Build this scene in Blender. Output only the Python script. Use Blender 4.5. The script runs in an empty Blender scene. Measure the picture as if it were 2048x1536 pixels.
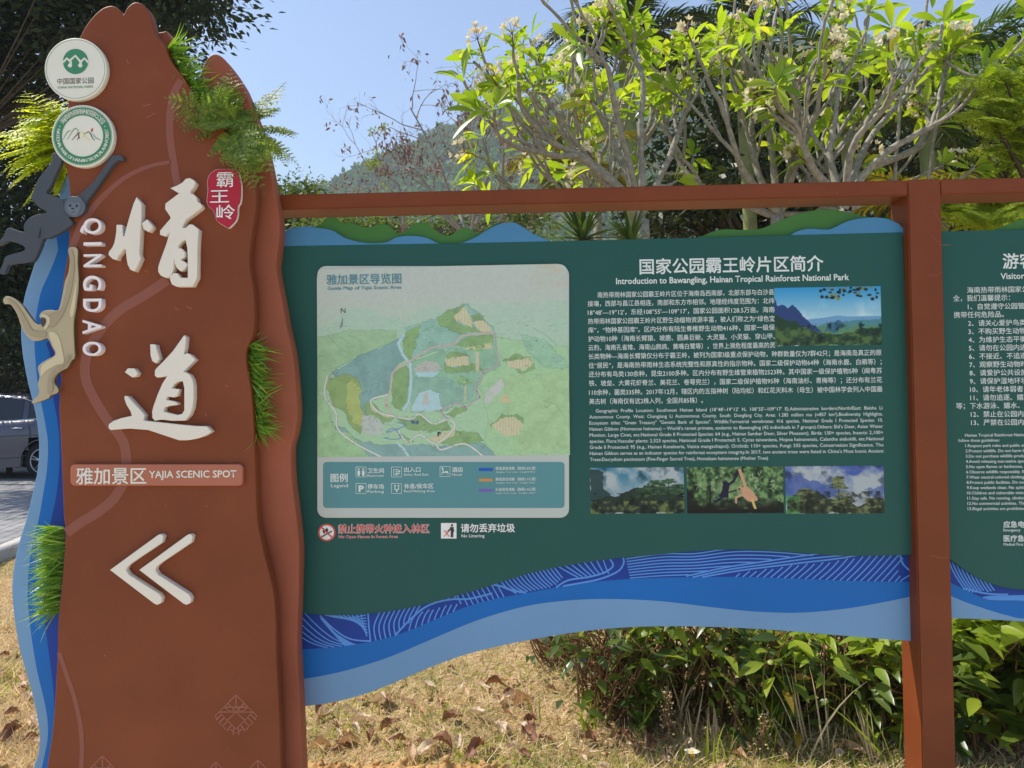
import bpy, bmesh, math
import numpy as np
from mathutils import Vector
rng = np.random.default_rng(11)
sc = bpy.context.scene
COL = sc.collection

# ---------------------------------------------------------------- camera, sky, sun, exposure
CAM = np.array([0.0, 0.0, 1.30])
FPX, CX, CY = 1480.0, 1024.0, 768.0            # focal length in photo pixels, principal point
YAW, PITCH, ROLL = math.radians(-2.35), math.radians(1.4935), math.radians(-0.655)
FWD = np.array([math.sin(YAW)*math.cos(PITCH), math.cos(YAW)*math.cos(PITCH), math.sin(PITCH)])
_r = np.array([math.cos(YAW), -math.sin(YAW), 0.0]); _u = np.cross(_r, FWD)
RIGHT = _r*math.cos(ROLL) + _u*math.sin(ROLL); UP = -_r*math.sin(ROLL) + _u*math.cos(ROLL)
cam_data = bpy.data.cameras.new('camera'); cam = bpy.data.objects.new('camera', cam_data); COL.objects.link(cam)
cam_data.sensor_width = 36.0; cam_data.lens = FPX/2048*36.0; cam_data.clip_start = 0.05; cam_data.clip_end = 3000
from mathutils import Matrix
cam.matrix_world = Matrix(((RIGHT[0], UP[0], -FWD[0], CAM[0]), (RIGHT[1], UP[1], -FWD[1], CAM[1]),
                           (RIGHT[2], UP[2], -FWD[2], CAM[2]), (0, 0, 0, 1)))
sc.camera = cam
SUN = np.array([-0.54, 0.21, 0.81]); SUN = SUN/np.linalg.norm(SUN)     # towards the sun: behind the sign, from the left
world = bpy.data.worlds.new('World'); sc.world = world; world.use_nodes = True
nt = world.node_tree; bg = nt.nodes['Background']
sky = nt.nodes.new('ShaderNodeTexSky'); sky.sky_type = 'NISHITA'; sky.sun_disc = False
sky.sun_elevation = math.asin(SUN[2]); sky.sun_rotation = math.atan2(SUN[0], SUN[1])
sky.air_density = 1.0; sky.dust_density = 0.6; sky.ozone_density = 1.5; sky.altitude = 100
nt.links.new(sky.outputs[0], bg.inputs[0]); bg.inputs[1].default_value = 0.15
sun_d = bpy.data.lights.new('sun', 'SUN'); sun_d.energy = 5.0; sun_d.angle = math.radians(0.53); sun_d.color = (1.0, 0.93, 0.82)
sun_o = bpy.data.objects.new('sun', sun_d); COL.objects.link(sun_o)
sun_o.rotation_euler = Vector(-SUN).to_track_quat('-Z', 'Y').to_euler()
sc.view_settings.view_transform = 'Standard'; sc.view_settings.look = 'None'
sc.view_settings.exposure = 0.48; sc.view_settings.gamma = 1.0
try:
    sc.cycles.max_bounces = 8; sc.cycles.transparent_max_bounces = 8; sc.cycles.use_denoising = True
    sc.cycles.sample_clamp_indirect = 6.0
except Exception: pass

# ---------------------------------------------------------------- helpers
def ray(px, py):
    d = RIGHT*((px-CX)/FPX) - UP*((py-CY)/FPX) + FWD
    return d/d[1]
def P(px, py, Y): return CAM + ray(px, py)*Y
def G(px, py, z=0.0):
    d = ray(px, py); return CAM + d*((z-CAM[2])/d[2])
def XZ(px, py, Y):
    p = P(px, py, Y); return (p[0], p[2])
def ZM(s, ox, oy): return lambda pts: [(ox+x/s, oy+y/s) for x, y in pts]
def lin(c):
    c = np.asarray(c, float)/255.0
    return np.where(c <= 0.04045, c/12.92, ((c+0.055)/1.055)**2.4)
KSH = np.array((.72, .72, .73))                                     # how bright white paint on the shaded front comes out
def S(r, g, b): return tuple(np.clip((lin((r, g, b))-.012)/KSH, 0.003, 0.86))

def mat(name, col, rough=0.5, var=0.06, scale=6.0, bump=0.0, bscale=300.0, metal=0.0, spec=0.22, col2=None, stain=None):
    m = bpy.data.materials.new(name); m.use_nodes = True; n = m.node_tree.nodes; L = m.node_tree.links
    b = n['Principled BSDF']; b.inputs['Roughness'].default_value = rough; b.inputs['Metallic'].default_value = metal
    b.inputs['Specular IOR Level'].default_value = spec
    tc = n.new('ShaderNodeTexCoord'); no = n.new('ShaderNodeTexNoise'); no.inputs['Scale'].default_value = scale
    no.inputs['Detail'].default_value = 6; L.new(tc.outputs['Object'], no.inputs['Vector'])
    cr = n.new('ShaderNodeValToRGB'); c = np.array(col); c2 = np.array(col2) if col2 is not None else c*(1-var)
    c1 = c if col2 is not None else np.clip(c*(1+var), 0, 1)
    cr.color_ramp.elements[0].position = 0.32; cr.color_ramp.elements[1].position = 0.68
    cr.color_ramp.elements[0].color = (*c2, 1); cr.color_ramp.elements[1].color = (*c1, 1)
    L.new(no.outputs['Fac'], cr.inputs[0]); out = cr.outputs[0]
    if stain is not None:
        n2 = n.new('ShaderNodeTexNoise'); n2.inputs['Scale'].default_value = stain[1]; n2.inputs['Detail'].default_value = 9
        n2.inputs['Roughness'].default_value = 0.75; L.new(tc.outputs['Object'], n2.inputs['Vector'])
        r2 = n.new('ShaderNodeValToRGB'); r2.color_ramp.elements[0].position = stain[2]; r2.color_ramp.elements[1].position = stain[2]+0.12
        L.new(n2.outputs['Fac'], r2.inputs[0]); mu = n.new('ShaderNodeMath'); mu.operation = 'MULTIPLY'; mu.inputs[1].default_value = stain[3]
        L.new(r2.outputs[0], mu.inputs[0]); mx = n.new('ShaderNodeMixRGB'); L.new(mu.outputs[0], mx.inputs[0])
        L.new(out, mx.inputs[1]); mx.inputs[2].default_value = (*stain[0], 1); out = mx.outputs[0]
    L.new(out, b.inputs['Base Color'])
    if bump:
        n3 = n.new('ShaderNodeTexNoise'); n3.inputs['Scale'].default_value = bscale; n3.inputs['Detail'].default_value = 3
        L.new(tc.outputs['Object'], n3.inputs['Vector']); bp = n.new('ShaderNodeBump'); bp.inputs['Strength'].default_value = bump
        bp.inputs['Distance'].default_value = 0.002 if bscale > 100 else 0.02
        L.new(n3.outputs['Fac'], bp.inputs['Height']); L.new(bp.outputs[0], b.inputs['Normal'])
    return m

def leaf_mat(name, ca, cb, trans=0.4, tcol=None, rough=0.4, spec=0.35, cc=None):
    """leaf with its own colour per leaf (random per island) and light coming through"""
    m = bpy.data.materials.new(name); m.use_nodes = True; n = m.node_tree.nodes; L = m.node_tree.links
    b = n['Principled BSDF']; b.inputs['Roughness'].default_value = rough; b.inputs['Specular IOR Level'].default_value = spec
    ge = n.new('ShaderNodeNewGeometry'); cr = n.new('ShaderNodeValToRGB')
    cr.color_ramp.elements[0].color = (*ca, 1); cr.color_ramp.elements[1].color = (*cb, 1)
    if cc is not None:
        e = cr.color_ramp.elements.new(0.93); e.color = (*cb, 1); cr.color_ramp.elements[2].color = (*cc, 1)
    L.new(ge.outputs['Random Per Island'], cr.inputs[0]); L.new(cr.outputs[0], b.inputs['Base Color'])
    t = n.new('ShaderNodeBsdfTranslucent'); mx = n.new('ShaderNodeMixShader'); mx.inputs[0].default_value = trans
    if tcol is None: tcol = (1.6, 1.5, 0.5)
    mm = n.new('ShaderNodeMixRGB'); mm.blend_type = 'MULTIPLY'; mm.inputs[0].default_value = 1.0
    L.new(cr.outputs[0], mm.inputs[1]); mm.inputs[2].default_value = (*tcol, 1); L.new(mm.outputs[0], t.inputs['Color'])
    L.new(b.outputs[0], mx.inputs[1]); L.new(t.outputs[0], mx.inputs[2]); L.new(mx.outputs[0], n['Material Output'].inputs[0])
    return m

def raw_mesh(name, V, F):
    """F: list of (n,k) int arrays"""
    me = bpy.data.meshes.new(name); V = np.asarray(V, np.float32)
    F = [np.asarray(f, np.int32) for f in F if len(f)]
    me.vertices.add(len(V)); me.vertices.foreach_set('co', V.ravel())
    nl = sum(f.size for f in F); me.loops.add(nl); me.loops.foreach_set('vertex_index', np.concatenate([f.ravel() for f in F]))
    tot = np.concatenate([np.full(len(f), f.shape[1], np.int32) for f in F]); me.polygons.add(len(tot))
    st = np.concatenate([[0], np.cumsum(tot)[:-1]]).astype(np.int32)
    me.polygons.foreach_set('loop_start', st); me.polygons.foreach_set('loop_total', tot)
    me.update(calc_edges=True); return me

class MB:
    """collects pieces of ONE part"""
    def __init__(s): s.V = []; s.F = {}; s.n = 0
    def add(s, V, F):
        F = np.asarray(F, np.int32); V = np.asarray(V, float)
        s.V.append(V); s.F.setdefault(F.shape[1], []).append(F + s.n); s.n += len(V)
    def box(s, a, b):
        (x0, y0, z0), (x1, y1, z1) = a, b
        s.add([(x0,y0,z0),(x1,y0,z0),(x1,y1,z0),(x0,y1,z0),(x0,y0,z1),(x1,y0,z1),(x1,y1,z1),(x0,y1,z1)],
              [(0,3,2,1),(4,5,6,7),(0,1,5,4),(1,2,6,5),(2,3,7,6),(3,0,4,7)])
    def tube(s, pts, rad, sides=6):
        pts = np.asarray(pts, float); k = len(pts); rad = np.broadcast_to(np.asarray(rad, float), (k,))
        t = np.gradient(pts, axis=0); t /= np.linalg.norm(t, axis=1)[:, None]+1e-9
        ref = np.array([0.3, 0.9, 0.2]); a = np.cross(t, ref); a /= np.linalg.norm(a, axis=1)[:, None]+1e-9; b = np.cross(t, a)
        th = np.linspace(0, 2*math.pi, sides, endpoint=False)
        V = pts[:, None] + rad[:, None, None]*(np.cos(th)[None, :, None]*a[:, None] + np.sin(th)[None, :, None]*b[:, None])
        i = np.arange(k-1)[:, None]*sides; j = np.arange(sides)[None]; j2 = (j+1) % sides
        F = np.stack([i+j, i+j2, i+sides+j2, i+sides+j], -1).reshape(-1, 4)
        V = V.reshape(-1, 3); s.add(V, F)
        c = np.vstack([V, pts[-1:]]); o = (k-1)*sides
        s.F.setdefault(3, []).append(np.stack([o+np.arange(sides), o+(np.arange(sides)+1) % sides, np.full(sides, len(V))], -1) + s.n - len(V)); s.V.append(pts[-1:]); s.n += 1
    def build(s, name, m, parent=None, smooth=False):
        me = raw_mesh(name, np.vstack(s.V), [np.vstack(f) for f in s.F.values()]); return obj(name, me, m, parent, smooth)

def obj(name, me, m, parent=None, smooth=False):
    o = bpy.data.objects.new(name, me); COL.objects.link(o)
    if m is not None and not me.materials: me.materials.append(m)
    if smooth: me.polygons.foreach_set('use_smooth', np.ones(len(me.polygons), bool))
    if parent is not None:
        o.parent = parent; o.matrix_parent_inverse = Matrix.Translation(-Vector(parent.location)) if parent.type == 'EMPTY' else Matrix()
    return o
def thing(name, label, cat, loc=(0, 0, 0), group=None):
    o = bpy.data.objects.new(name, None); COL.objects.link(o); o.empty_display_size = 0.1
    o.location = Vector(loc); o['label'] = label; o['category'] = cat
    if group: o['group'] = group
    return o
def tag(o, label, cat, group=None):
    o['label'] = label; o['category'] = cat
    if group: o['group'] = group
    return o
def structure(o): o['kind'] = 'structure'; return o
def stuff(o, label, cat): o['kind'] = 'stuff'; o['label'] = label; o['category'] = cat; return o

def smoothloop(pts, k=6, closed=True):
    p = np.asarray(pts, float); n = len(p); out = []
    rngi = range(n if closed else n-1)
    for i in rngi:
        if closed: a, b, c, d = p[(i-1) % n], p[i], p[(i+1) % n], p[(i+2) % n]
        else: a, b, c, d = p[max(i-1, 0)], p[i], p[i+1], p[min(i+2, n-1)]
        for t in np.linspace(0, 1, k, endpoint=False):
            out.append(0.5*((2*b)+(-a+c)*t+(2*a-5*b+4*c-d)*t*t+(-a+3*b-3*c+d)*t**3))
    if not closed: out.append(p[-1])
    return np.array(out)

def fill_mesh(name, loops, yf, th, bevel=0.0):
    """loops: lists of (x,z) in metres -> flat cut-out whose front is at y=yf and back at y=yf+th"""
    cu = bpy.data.curves.new('c', 'CURVE'); cu.dimensions = '2D'; cu.fill_mode = 'BOTH' if th > 0 else 'FRONT'
    ex = max(th/2-bevel, 0); cu.extrude = ex; cu.bevel_depth = bevel; cu.bevel_resolution = 1
    for lp in loops:
        sp = cu.splines.new('POLY'); sp.points.add(len(lp)-1); sp.use_cyclic_u = True
        sp.points.foreach_set('co', np.array([(x, z, 0, 1) for x, z in lp], np.float32).ravel())
    o = bpy.data.objects.new('c', cu); COL.objects.link(o); dg = bpy.context.evaluated_depsgraph_get(); dg.update()
    me = bpy.data.meshes.new_from_object(o.evaluated_get(dg)); me.name = name
    bpy.data.objects.remove(o); bpy.data.curves.remove(cu)
    n = len(me.vertices); co = np.empty(n*3, np.float32); me.vertices.foreach_get('co', co); co = co.reshape(-1, 3)
    new = np.stack([co[:, 0], yf + th/2 - co[:, 2], co[:, 1]], -1); me.vertices.foreach_set('co', new.ravel()); me.update()
    me.materials.clear(); return me
def cutout(name, loops, Y, th, m, parent=None, smooth=0, bevel=0.0):
    """loops in photo pixels, laid on the plane y=Y"""
    L = []
    for lp in loops:
        if smooth: lp = smoothloop(lp, smooth)
        L.append([XZ(x, y, Y) for x, y in lp])
    return obj(name, fill_mesh(name, L, Y, th, bevel), m, parent)

_tc = {}
def text_geo(s, offset=0.0, extrude=0.0, space=1.0):
    k = (s, offset, extrude, space)
    if k in _tc: return _tc[k]
    cu = bpy.data.curves.new('t', 'FONT'); cu.body = s; cu.size = 1.0; cu.offset = offset; cu.resolution_u = 7 if extrude else 2
    cu.extrude = extrude; cu.space_character = space
    o = bpy.data.objects.new('t', cu); COL.objects.link(o); dg = bpy.context.evaluated_depsgraph_get(); dg.update()
    ev = o.evaluated_get(dg); me = ev.to_mesh(); me.calc_loop_triangles()
    V = np.empty(len(me.vertices)*3, np.float32); me.vertices.foreach_get('co', V); V = V.reshape(-1, 3).copy()
    T = np.empty(len(me.loop_triangles)*3, np.int32); me.loop_triangles.foreach_get('vertices', T); T = T.reshape(-1, 3).copy()
    ev.to_mesh_clear(); bpy.data.objects.remove(o); bpy.data.curves.remove(cu); _tc[k] = (V, T); return V, T
def pxm(px, py, Y): return abs(P(px, py+5, Y)[2]-P(px, py-5, Y)[2])/10
def add_text(mb, s, xl, yc, em, Y, xr=None, bold=0.0, th=0.0, anchor='l', space=1.0):
    """one line of writing: left pixel, vertical middle, em size in pixels; xr stretches it to end there"""
    V, T = text_geo(s, 0.0, th/2/max(1e-6, em*pxm(xl, yc, Y)) if th else 0.0, space)
    if not len(V): return
    if bold > 0:
        rr = [(0, 0)]+[(bold*math.cos(a), bold*math.sin(a)) for a in np.arange(6 if bold < .03 else 10)*2*math.pi/(6 if bold < .03 else 10)]
        T = np.concatenate([T+len(V)*i for i in range(len(rr))]); V = np.concatenate([V+np.array([dx, dy, i*.00007/(em*pxm(xl, yc, Y))], np.float32) for i, (dx, dy) in enumerate(rr)])
    e = em*pxm(xl, yc, Y); p0 = P(xl, yc, Y)
    x = V[:, 0]-V[:, 0].min(); w = x.max(); sx = e
    if xr is not None: sx = (P(xr, yc, Y)[0]-p0[0])/w
    off = -sx*w/2 if anchor == 'c' else 0
    W = np.stack([p0[0]+off+x*sx, Y+(th/2 if th else 0)-V[:, 2]*e, p0[2]+(V[:, 1]-0.36)*e], -1)
    mb.add(W, T)
def add_glyph(mb, s, box, Y, bold=0.0, th=0.0, rot=0):
    """one glyph fitted to a pixel box (x0,y0,x1,y1); rot=1 turns it a quarter clockwise"""
    V, T = text_geo(s, bold, 0.5 if th else 0.0); x, y = V[:, 0], V[:, 1]
    if rot: x, y = y, -x
    u = (x-x.min())/(np.ptp(x)+1e-9); v = (y-y.min())/(np.ptp(y)+1e-9)
    a = P(box[0], box[3], Y); b = P(box[2], box[1], Y)
    zz = (0.5-V[:, 2])*th if th else 0
    mb.add(np.stack([a[0]+u*(b[0]-a[0]), Y+zz+0*u, a[2]+v*(b[2]-a[2])], -1), T)
def ribbon(mb, pts, w, Y, px=True):
    """flat painted line along pixel points, width in pixels"""
    Y = Y-mb.n*2e-7
    p = np.asarray(pts, float); t = np.gradient(p, axis=0); t /= np.linalg.norm(t, axis=1)[:, None]+1e-9
    nrm = np.stack([-t[:, 1], t[:, 0]], -1); w = np.broadcast_to(np.asarray(w, float), (len(p),))[:, None]/2
    A = p+nrm*w; B = p-nrm*w; k = len(p)
    V = [P(x, y, Y) for x, y in A]+[P(x, y, Y) for x, y in B]; i = np.arange(k-1)
    mb.add(V, np.stack([i, i+1, k+i+1, k+i], -1))
def circ(cx, cy, r, n=64, a0=0, a1=2*math.pi):
    return [(cx+r*math.cos(t), cy+r*math.sin(t)) for t in np.linspace(a0, a1, n, endpoint=False)]
def rrect(x0, y0, x1, y1, r, k=6):
    o = []
    for cx, cy, a in ((x1-r, y1-r, 0), (x0+r, y1-r, 90), (x0+r, y0+r, 180), (x1-r, y0+r, 270)):
        for t in np.linspace(a, a+90, k): o.append((cx+r*math.cos(math.radians(t)), cy+r*math.sin(math.radians(t))))
    return o

# ---------------------------------------------------------------- leaves
def unit(v): return v/(np.linalg.norm(v, axis=-1, keepdims=True)+1e-9)
def leaf_batch(base, d, nrm, L, W, seg=4, droop=0.25, fold=0.25, prof='frangi'):
    base = np.asarray(base, float); N = len(base); d = unit(d); side = unit(np.cross(d, nrm)); nn = np.cross(side, d)
    L = np.broadcast_to(L, (N,)); W = np.broadcast_to(W, (N,)); droop = np.broadcast_to(droop, (N,))
    t = np.linspace(0, 1, seg+1)
    if prof == 'frangi': w = np.interp(t, [0, .12, .35, .62, .85, 1], [.10, .30, .78, 1, .62, .03])
    elif prof == 'oval': w = np.interp(t, [0, .15, .4, .7, 1], [.10, .62, 1, .75, .03])
    elif prof == 'blade': w = np.interp(t, [0, .3, .7, 1], [.8, 1, .65, .04])
    else: w = np.interp(t, [0, .5, 1], [.2, 1, .05])
    c = base[:, None]+d[:, None]*(L[:, None]*t)[..., None]
    c[..., 2] -= droop[:, None]*L[:, None]*t**2
    hw = (W[:, None]/2*w)[..., None]
    lft = c+side[:, None]*hw+nn[:, None]*hw*fold; rgt = c-side[:, None]*hw+nn[:, None]*hw*fold
    V = np.stack([lft, c, rgt], 2).reshape(-1, 3); k = seg+1
    o = (np.arange(N)*k*3)[:, None]+(np.arange(seg)*3)[None]
    F = np.concatenate([np.stack([o, o+1, o+4, o+3], -1).reshape(-1, 4), np.stack([o+1, o+2, o+5, o+4], -1).reshape(-1, 4)])
    return V, F
def quad_leaf(base, d, nrm, L, W, fold=0.15):
    base = np.asarray(base, float); N = len(base); d = unit(d); side = unit(np.cross(d, nrm)); nn = np.cross(side, d)
    L = np.broadcast_to(L, (N,))[:, None]; W = np.broadcast_to(W, (N,))[:, None]
    m = base+d*L*0.45; V = np.stack([base, m+side*W/2+nn*W*fold, base+d*L, m-side*W/2+nn*W*fold], 1).reshape(-1, 3)
    return V, (np.arange(N)*4)[:, None]+np.arange(4)[None]
def rdir(n, r=rng): return unit(r.normal(size=(n, 3)))
# ---------------------------------------------------------------- printed pictures (flat prints: coloured point grids)
def vnoise(h, w, s, r):
    gh, gw = max(2, int(h/s)+3), max(2, int(w/s)+3); g = r.random((gh, gw))
    y = np.linspace(0, gh-2.001, h); x = np.linspace(0, gw-2.001, w); yi = y.astype(int); xi = x.astype(int)
    fy = (y-yi)[:, None]; fx = (x-xi)[None]; fy = fy*fy*(3-2*fy); fx = fx*fx*(3-2*fx)
    a = g[yi][:, xi]; b = g[yi][:, xi+1]; c = g[yi+1][:, xi]; d = g[yi+1][:, xi+1]
    return a*(1-fy)*(1-fx)+b*(1-fy)*fx+c*fy*(1-fx)+d*fy*fx
def fbm(h, w, s, r, o=4):
    t = np.zeros((h, w)); a = 1; tot = 0
    for i in range(o): t += a*vnoise(h, w, max(1.5, s/2**i), r); tot += a; a *= 0.55
    return t/tot
class Pic:
    def __init__(s, w, h, c=(255, 255, 255)):
        s.w, s.h = w, h; s.a = np.zeros((h, w, 3))+np.array(c, float); s.Y, s.X = np.mgrid[0:h, 0:w].astype(float)
    def mask(s, poly):
        p = np.asarray(poly, float); m = np.zeros((s.h, s.w), bool); n = len(p)
        for i in range(n):
            x0, y0 = p[i]; x1, y1 = p[(i+1) % n]
            if y0 == y1: continue
            c = (y0 > s.Y) != (y1 > s.Y); m ^= c & (s.X < (x1-x0)*(s.Y-y0)/(y1-y0)+x0)
        return m
    def put(s, m, c, al=1.0):
        m = np.asarray(m, float)[..., None]*al; s.a = s.a*(1-m)+np.array(c, float)*m
    def poly(s, pts, c, al=1.0, rough=0, r=None, smooth=0):
        if smooth: pts = smoothloop(pts, smooth)
        if rough and r is not None:
            ox, oy = s.X, s.Y; s.X = ox+(fbm(s.h, s.w, rough*3, r, 3)-.5)*rough*2.4; s.Y = oy+(fbm(s.h, s.w, rough*3, r, 3)-.5)*rough*2.4
            m = s.mask(pts); s.X, s.Y = ox, oy
        else: m = s.mask(pts)
        s.put(m, c, al); return m
    def line(s, pts, c, w, al=1.0):
        p = np.asarray(pts, float); D = np.full((s.h, s.w), 1e9)
        for (x0, y0), (x1, y1) in zip(p[:-1], p[1:]):
            dx, dy = x1-x0, y1-y0; t = np.clip(((s.X-x0)*dx+(s.Y-y0)*dy)/(dx*dx+dy*dy+1e-9), 0, 1)
            D = np.minimum(D, np.hypot(s.X-x0-t*dx, s.Y-y0-t*dy))
        s.put(np.clip(w/2+.5-D, 0, 1), c, al)
    def blob(s, x, y, rx, ry, c, al=1.0):
        s.put(np.clip(1.6-1.6*np.hypot((s.X-x)/rx, (s.Y-y)/ry), 0, 1), c, al)
    def build(s, name, box, Y, parent, keep=None, gain=1.0):
        """box = pixel rectangle in the photo; laid upright on the plane y=Y"""
        x0 = P(box[0], (box[1]+box[3])/2, Y)[0]; x1 = P(box[2], (box[1]+box[3])/2, Y)[0]
        z1 = P((box[0]+box[2])/2, box[1], Y)[2]; z0 = P((box[0]+box[2])/2, box[3], Y)[2]
        gx = x0+(x1-x0)*np.arange(s.w)/(s.w-1); gz = z1+(z0-z1)*np.arange(s.h)/(s.h-1)
        V = np.stack(np.broadcast_arrays(gx[None], Y, gz[:, None]), -1).reshape(-1, 3)
        i = (np.arange(s.h-1)*s.w)[:, None]+np.arange(s.w-1)[None]
        F = np.stack([i, i+s.w, i+s.w+1, i+1], -1)
        if keep is not None: F = F[keep[:-1, :-1]]
        F = F.reshape(-1, 4)
        me = raw_mesh(name, V, [F]); at = me.color_attributes.new('ink', 'FLOAT_COLOR', 'POINT')
        c = np.clip((lin(np.clip(s.a, 0, 255))-.008)/KSH*gain, 0.002, 0.88).reshape(-1, 3)
        at.data.foreach_set('color', np.concatenate([c, np.ones((len(c), 1))], 1).astype(np.float32).ravel())
        return obj(name, me, INK, parent)
INK = bpy.data.materials.new('printed_ink'); INK.use_nodes = True
_n = INK.node_tree.nodes; _a = _n.new('ShaderNodeAttribute'); _a.attribute_name = 'ink'
INK.node_tree.links.new(_a.outputs['Color'], _n['Principled BSDF'].inputs['Base Color'])
_n['Principled BSDF'].inputs['Roughness'].default_value = 0.45; _n['Principled BSDF'].inputs['Specular IOR Level'].default_value = 0.3

def pic_valley():
    r = np.random.default_rng(3); p = Pic(212, 120)
    g = np.clip(p.Y/66, 0, 1)[..., None]; p.a = np.array([48, 128, 176])*(1-g)+np.array([150, 180, 190])*g
    cl = np.clip((fbm(120, 212, 40, r)-.5)*4, 0, 1)*np.clip((p.Y-20)/40, 0, 1); p.put(cl, (185, 200, 205), .6)
    p.poly([(60, 66), (100, 62), (125, 58), (150, 61), (180, 60), (212, 61), (212, 90), (60, 90)], (96, 138, 170))
    p.poly([(80, 80), (110, 72), (140, 70), (170, 66), (212, 66), (212, 100), (80, 100)], (70, 118, 130), 1, 4, r)
    p.put(np.clip((p.Y-72)/20, 0, 1)*(p.X > 80), (84, 122, 84), .8)
    p.poly([(0, 20), (8, 36), (18, 34), (28, 40), (38, 36), (48, 48), (60, 62), (78, 78), (96, 92), (60, 110), (0, 110)], (44, 62, 104), 1, 3, r)
    p.poly([(95, 92), (108, 76), (124, 68), (134, 74), (120, 90)], (52, 92, 120), 1, 3, r)
    m = fbm(120, 212, 14, r, 5)
    p.poly([(0, 56), (20, 62), (44, 72), (62, 84), (90, 96), (130, 96), (170, 86), (212, 84), (212, 120), (0, 120)], (40, 60, 46), 1, 5, r)
    p.put((p.Y > 80)*np.clip((m-.5)*5, 0, 1), (88, 112, 62), .7); p.put((p.Y > 70)*np.clip((.45-m)*6, 0, 1), (22, 34, 30), .8)
    for i in range(46): p.blob(90+r.random()*116, 2+r.random()**2*22+(3 if i % 2 else 0), 3+3*r.random(), 2+3*r.random(), (30, 32, 26) if i % 4 else (120, 110, 40))
    return p
def pic_mist(seed, tint):
    r = np.random.default_rng(seed); p = Pic(190, 92); p.a[:] = (150, 158, 160)
    c = fbm(92, 190, 44, r, 5); p.put(np.clip((c-.42)*4, 0, 1)*np.clip(1.2-p.Y/60, 0, 1), tint, .95)
    c = fbm(92, 190, 30, r, 5); p.put(np.clip((c-.52)*6, 0, 1)*np.clip(1.2-p.Y/70, 0, 1), np.array(tint)*.55, .8)
    return p, r
def layered(p, x, y, w, n, r, c):
    p.line([(x, y+6), (x+r.random()*4-2, 92)], (34, 36, 28), 2)
    for i in range(n):
        yy = y+i*5; ww = w*(.35+.65*(i+1)/n)*(.7+.5*r.random())
        for j in range(7): p.blob(x+(r.random()-.5)*ww*2, yy+r.random()*4, 7*(.6+r.random()), 2.6, np.array(c)*(.6+.7*r.random()))
def pic_fog():
    p, r = pic_mist(5, (52, 106, 130)); m = fbm(92, 190, 12, r, 5)
    p.poly([(0, 0), (14, 2), (24, 12), (26, 40), (40, 52), (0, 92)], (36, 56, 58), .9, 6, r)
    p.poly([(0, 62), (40, 58), (80, 46), (110, 36), (150, 40), (190, 50), (190, 92), (0, 92)], (32, 46, 38), .95, 6, r)
    for x, y, w, n in ((128, 26, 24, 5), (158, 24, 26, 6), (178, 34, 16, 4), (112, 40, 20, 4)): layered(p, x, y, w, n, r, (48, 72, 50))
    p.put((p.Y > 66)*np.clip((m-.5)*6, 0, 1), (112, 118, 62), .75); p.put((p.Y > 50)*np.clip((.45-m)*7, 0, 1), (18, 24, 20), .8); return p
def pic_blue():
    p, r = pic_mist(9, (58, 78, 140)); m = fbm(92, 190, 12, r, 5)
    p.poly([(0, 22), (30, 18), (60, 24), (90, 36), (110, 60), (0, 62)], (60, 80, 140), .75, 8, r)
    p.poly([(110, 14), (130, 8), (150, 14), (140, 20)], (58, 76, 142), .8, 5, r); p.poly([(150, 44), (190, 38), (190, 60), (170, 56)], (70, 88, 140), .7, 6, r)
    p.poly([(0, 66), (30, 50), (60, 48), (80, 62), (110, 58), (140, 76), (190, 60), (190, 92), (0, 92)], (40, 48, 34), .95, 6, r)
    for x, y, w, n in ((40, 44, 22, 5), (102, 20, 14, 5), (110, 52, 26, 6), (166, 62, 16, 4)): layered(p, x, y, w, n, r, (84, 92, 62))
    p.put((p.Y > 62)*np.clip((m-.52)*6, 0, 1), (122, 122, 84), .6); p.put((p.X < 28)*(p.Y > 56)*np.clip((m-.4)*4, 0, 1), (70, 130, 70), .7)
    p.put((p.Y > 48)*np.clip((.44-m)*7, 0, 1), (22, 24, 22), .7); return p
def pic_gibbons():
    r = np.random.default_rng(21); p = Pic(190, 92, (60, 84, 56))
    m = fbm(92, 190, 9, r, 4); p.put(np.clip((m-.5)*7, 0, 1), (118, 146, 92), .8); p.put(np.clip((.44-m)*8, 0, 1), (28, 40, 28), .9)
    for i in range(90):
        x, y, a = r.random()*150+20, r.random()*60, r.random()*6.3
        p.line([(x, y), (x+6*math.cos(a), y+6*math.sin(a))], [(150, 164, 138), (96, 134, 80), (60, 92, 56)][i % 3], 1.6)
    d = fbm(92, 190, 34, r, 3); p.put(np.clip((p.Y-60)/20, 0, 1)*np.clip((d-.36)*6, 0, 1), (22, 24, 22), .9); p.blob(82, 40, 40, 26, (118, 142, 96), .75)
    p.put((p.X < 48)*(p.Y > 36)*np.clip((d-.4)*6, 0, 1), (20, 24, 22), .8)
    k = (30, 30, 50); p.line([(104, 4), (92, 28), (80, 36)], k, 5); p.poly([(72, 32), (84, 32), (82, 46), (80, 60), (62, 58), (68, 48)], k, 1, 0, None, 3)
    p.blob(75, 31, 7, 6, k); p.line([(72, 58), (56, 68)], k, 5); p.line([(82, 50), (96, 46)], (40, 40, 44), 3)
    b = (176, 136, 108); p.line([(104, 6), (112, 30), (116, 44)], b, 6); p.poly([(108, 42), (120, 40), (134, 56), (138, 66), (122, 68), (110, 58)], b, 1, 0, None, 3)
    p.blob(105, 43, 7, 6, b); p.blob(103, 44, 3, 3, (60, 44, 40)); p.line([(112, 54), (96, 60), (96, 70)], b, 4); p.line([(128, 66), (134, 84), (140, 86)], (186, 160, 100), 5)
    p.line([(0, 88), (190, 86)], (22, 24, 22), 8); return p

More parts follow.
